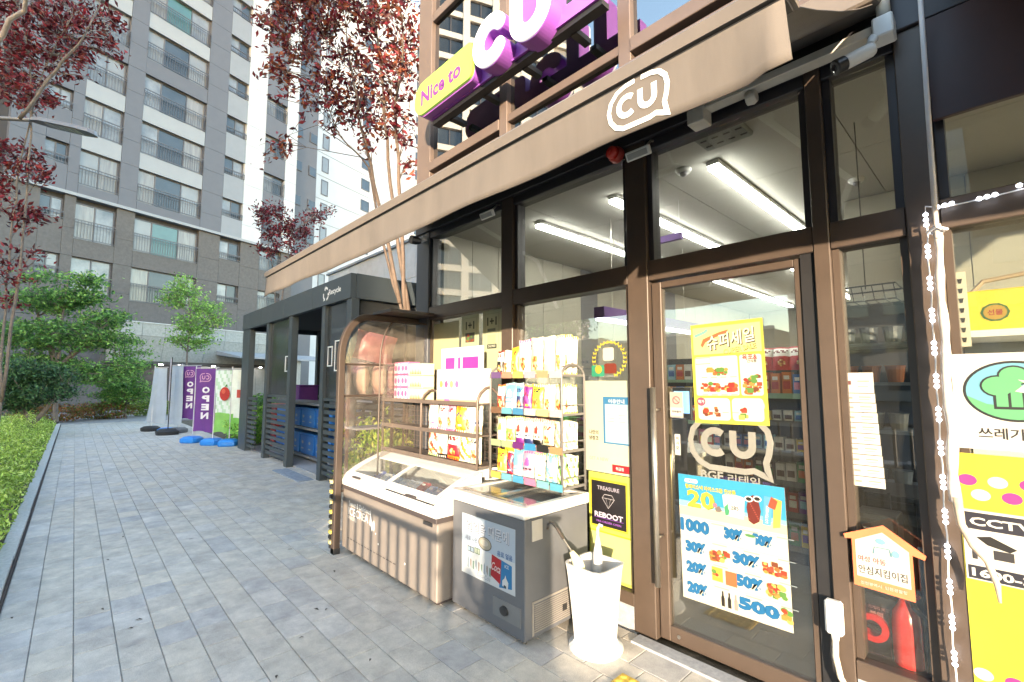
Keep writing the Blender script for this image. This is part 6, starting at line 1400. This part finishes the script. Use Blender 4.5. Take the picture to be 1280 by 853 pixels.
PLANT = [(-6.36, 0.35, 0.79, 0.16), (-6.23, 0.65, 0.67, 0.18), (-6.56, 0.33, 0.38, 0.12), (-6.29, 0.47, 0.45, 0.2), (-6.8, 0.3, 0.94, 0.09), (-6.17, 0.84, 0.83, 0.16), (-6.22, 0.97, 0.58, 0.17)]
LAMP = [(-12.14, -4.47, 6.14), (-11.58, -3.86, 6.07), (-11.16, -3.41, 6.03), (-10.89, -3.1, 5.93), (-10.47, -2.64, 5.79)]

def down(t, z=0.): return [(t[0][0] + .02, t[0][1] + .02, z)] + t
REDC = ['#5c141e', '#741a26', '#430f18', '#651f28', '#84303a', '#380c14']
tree('red_leaf_tree', 'multi-stemmed red-leaved tree rising behind the awning beside the shop', [down(RED_TRUNK), RED_T2, RED_T3, RED_T4], RED_BLOBS, 520, 5600, .11, REDC + ['#7a4630', '#6a3a2a', '#8a4a30'], LM_RED, .2, .032, group='red-leaved trees', twr=.005, spread=.065, bark=M('bark_tan', (.115, .082, .062), .85, var=.3, scale=14, bump=.5, bscale=40))
tree('red_leaf_tree', 'smaller red-leaved tree behind the far end of the awning', [down(SR_T), SR_T2], SR_BLOBS, 190, 2200, .13, REDC, LM_RED, .1, .04, group='red-leaved trees', twr=.006, spread=.08)
tree('red_leaf_tree', 'red-leaved tree with grey limbs by the hedge near the street lamp', [down(LR_T), LR_T2, BR2], LR_BLOBS, 560, 5600, .11, REDC + ['#6a3028'], LM_RED, .2, .027, group='red-leaved trees', twr=.005, spread=.065)
PALEB = M('bark_pale', (.33, .28, .25), .8, var=.25, scale=12, bump=.4)
tree('red_leaf_tree', 'red-leaved tree of which one pale bare limb crosses the upper corner', [[(-7.2, -4.3, 0), (-7.0, -4.1, 2.4)] + BR + [(-4.9, -2.95, 5.3)]], [(-5.6, -3.6, 5.6, .4), (-6.4, -4.0, 5.4, .5)], 40, 400, .11, REDC, LM_RED, .2, .034, group='red-leaved trees', bark=PALEB)
GRC = ['#507a3a', '#608e44', '#40663a', '#74a050', '#4c7440', '#88b05e']
tree('maple_tree', 'large layered green tree before the stone base of the apartment block', [down(GB_T), [GB_T[1], (-24.3, -3.6, 3.4), (-24.5, -3.9, 4.4)], [GB_T[1], (-23.0, -2.4, 3.0), (-22.7, -1.9, 3.7)]], GB_BLOBS, 700, 15000, .15, GRC, LM_GRN, .0, .10, .45, 'green trees before the apartment block', .012, spread=.22)
tree('young_tree', 'slender young green tree rising behind the flag banners', [down(YG_T)], YG_BLOBS, 260, 4200, .16, ['#6f9c48', '#86b058', '#5c8a3c', '#9cc06a'], LM_GRN, .1, .07, .6, 'green trees before the apartment block', .012, spread=.2)
cf = [(CF_T[1][0] + rng.normal()*.15, CF_T[1][1] + rng.normal()*.2, z, (4.0 - z)*.32 + .08) for z in np.arange(.9, 3.7, .2)]
tree('small_maple', 'small cone-shaped green tree standing left of the flag banners', [down(CF_T)], cf, 320, 6000, .13, ['#5f8a3c', '#6f9c48', '#4d7a34', '#86ac58'], LM_GRN, .1, .06, .35, 'green trees before the apartment block', .01, spread=.18)
tree('dwarf_pine', 'low spreading dark green pine at the end of the hedge', [down(PN_T), [PN_T[0], (-18.5, -3.1, 1.0), (-18.5, -2.8, 1.3)]], PN_BLOBS, 420, 14000, .10, ['#2c4a2e', '#3a5c38', '#243c28', '#4a6e44'], leafmat('needle_green', .15), -.3, .07, .55, 'green trees before the apartment block', .01, spread=.12)
# bright shrub bed along the kerb
def bed(name, label, n, fx, size, cols, kind='stuff', cat='hedge'):
    P = fx(n); D = rng.normal(size=(n, 3)) + np.array([0, 0, .7])
    o = leaf_mesh(name, P, D, size*rng.uniform(.6, 1.3, n), palette(n, cols, .2), LM_GRN, None); 
    o['label'] = label; o['category'] = cat; o['kind'] = kind; return o
def fbed(n):
    u = rng.uniform(0, 1, n)**1.6; X = -3.6 - u*18.5; y = rng.uniform(0, 1, n)**1.3; Y = -3.08 - y*2.4
    hmax = (.22 + .26*np.minimum(1, y*5)) * (1 + .25*np.sin(X*1.9 + Y*2.2) + .2*np.sin(X*4.3 - Y*3.1))
    Z = hmax*rng.uniform(.15, 1, n)**.5; Y = Y - .03 + .08*rng.normal(size=n)*(Z > .1); Y = np.minimum(Y, -3.03)
    return np.stack([X, Y, Z], 1)
bed('ground_cover', 'bright green leafy ground cover behind the granite kerb', 60000, fbed, .058, ['#a4be52', '#bad264', '#8ca642', '#cfe085', '#748e3c'])
def fbush(c, r, hz):
    def f(n):
        d = rng.normal(size=(n, 3)); d /= np.linalg.norm(d, axis=1, keepdims=True); q = rng.uniform(.35, 1, n)[:, None]**.4
        bump = 1 + .18*np.sin(d[:, :1]*7 + d[:, 1:2]*5) + .12*np.sin(d[:, 2:]*11 + d[:, :1]*4)
        P = d*q*bump*np.array(r) + np.array(c); P[:, 2] = np.abs(P[:, 2] - .02) + .02; return P
    return f
def shrub(name, label, c, r, n, size, cols, group=None):
    e = E(name, (c[0], c[1], 0), label, 'shrub', group)
    mb = MB()
    for i in range(9): a = rng.normal(size=2)*.5; mb.tube([(c[0] + a[0]*.1, c[1] + a[1]*.1, 0), (c[0] + a[0]*r[0]*.5, c[1] + a[1]*r[1]*.5, c[2]*.8), (c[0] + a[0]*r[0], c[1] + a[1]*r[1], c[2] + r[2]*.6)], [.012, .008, .004], 4)
    mb.build('stem', BARK, e)
    P = fbush(c, r, 0)(n); D = rng.normal(size=(n, 3)) + np.array([0, 0, .5]); leaf_mesh('foliage', P, D, size*rng.uniform(.6, 1.3, n), palette(n, cols, .2), LM_GRN, e)
LG_ = ['#7fb040', '#94c450', '#689a38', '#a8d060', '#557f30']
shrub('shrub', 'bright green shrub between the green banner and the recycling shed', (-13.3, .85, .45), (.75, .65, .5), 5000, .075, LG_, 'shrubs by the shed')
shrub('shrub', 'darker green clipped shrub behind the bright one by the banners', (-15.2, 1.3, .6), (1.1, .8, .6), 5000, .08, ['#4c7a34', '#5f8f40', '#3f6a2c', '#78a850'], 'shrubs by the shed')
for i, (x, y, rx) in enumerate(((-25.5, -3.3, 1.2), (-26.5, -1.6, 1.0), (-27.5, .2, 1.1), (-28.4, 2.0, 1.2))):
    shrub('shrub', ['reddish low hedge shrub under the large layered tree', 'reddish-green low hedge shrub under the cone-shaped tree', 'yellow-green low hedge shrub left of the banners', 'green low hedge shrub behind the banners'][i], (x, y, .35), (rx*.6, rx, .38), 2600, .10, [['#8a5a38', '#6f7a38', '#9a6a40'], ['#7a6a38', '#6f8a3c', '#8a5a38'], ['#8a9a44', '#6f9040'], ['#5c8a3c', '#6f9c48']][i], 'low hedge before the apartment block')
# leafy plant seen through the vinyl beside the freezer
def plant(name, label, blobs, n, size):
    e = E(name, (blobs[0][0], blobs[0][1], 0), label, 'plant'); mb = MB(); P = []; D = []
    for i in range(46):
        b = blobs[i % len(blobs)]; tip = np.array(b[:3]) + rng.normal(size=3)*b[3]; tip[2] = max(.2, tip[2]); st = np.array([tip[0]*.6 + blobs[3][0]*.4 + rng.normal()*.05, tip[1]*.6 + blobs[3][1]*.4 + rng.normal()*.05, 0])
        mid = (st + tip)/2 + np.array([0, 0, .12]); mb.tube([st, mid, tip], [.006, .004, .002], 4, cap=False)
        k = n//46; u = rng.uniform(.1, 1, k)[:, None]; P.append(mid + (tip-mid)*u + rng.normal(size=(k, 3))*.05); D.append(rng.normal(size=(k, 3))*.7 + (tip - st))
    mb.build('stem', BARK, e); P = np.vstack(P); D = np.vstack(D); m = len(P); leaf_mesh('foliage', P, D, size*rng.uniform(.6, 1.3, m), palette(m, ['#8fb040', '#a8c050', '#6f9838', '#c0c860'], .15), LM_GRN, e)
plant('leafy_plant', 'feathery yellow-green plant between the shed and the clear vinyl', PLANT, 2600, .085)
plant('leafy_plant', 'feathery green plant at the foot of the red tree behind the freezers', [(a + .7, b + .25, c, d) for a, b, c, d in PLANT], 1800, .08)
# young street tree behind the viewer: dapples the grey freezer
tree('street_tree', 'young leafy street tree at the edge of the paving behind the viewer', [[(3.2, -6.2, 0), (3.2, -6.2, .6), (3.2, -6.15, 1.2), (3.2, -6.1, 1.7)]], [(3.2, -6.2, 1.2, .35), (2.9, -5.9, 1.0, .25)], 50, 260, .09, GRC, LM_GRN, .1, .05)
tree('street_tree', 'leafy street tree across the paving, mirrored faintly in the glass door', [[(-13, -12, 0), (-13, -12.1, 2), (-12.9, -12, 4), (-13, -12, 6)]], [(-13, -12, 4.6, 1.5), (-12.3, -12.3, 3.8, 1.0), (-13.8, -11.8, 4.0, 1.0)], 160, 2600, .17, GRC, LM_GRN, .1, .09, spread=.2, twr=.012)
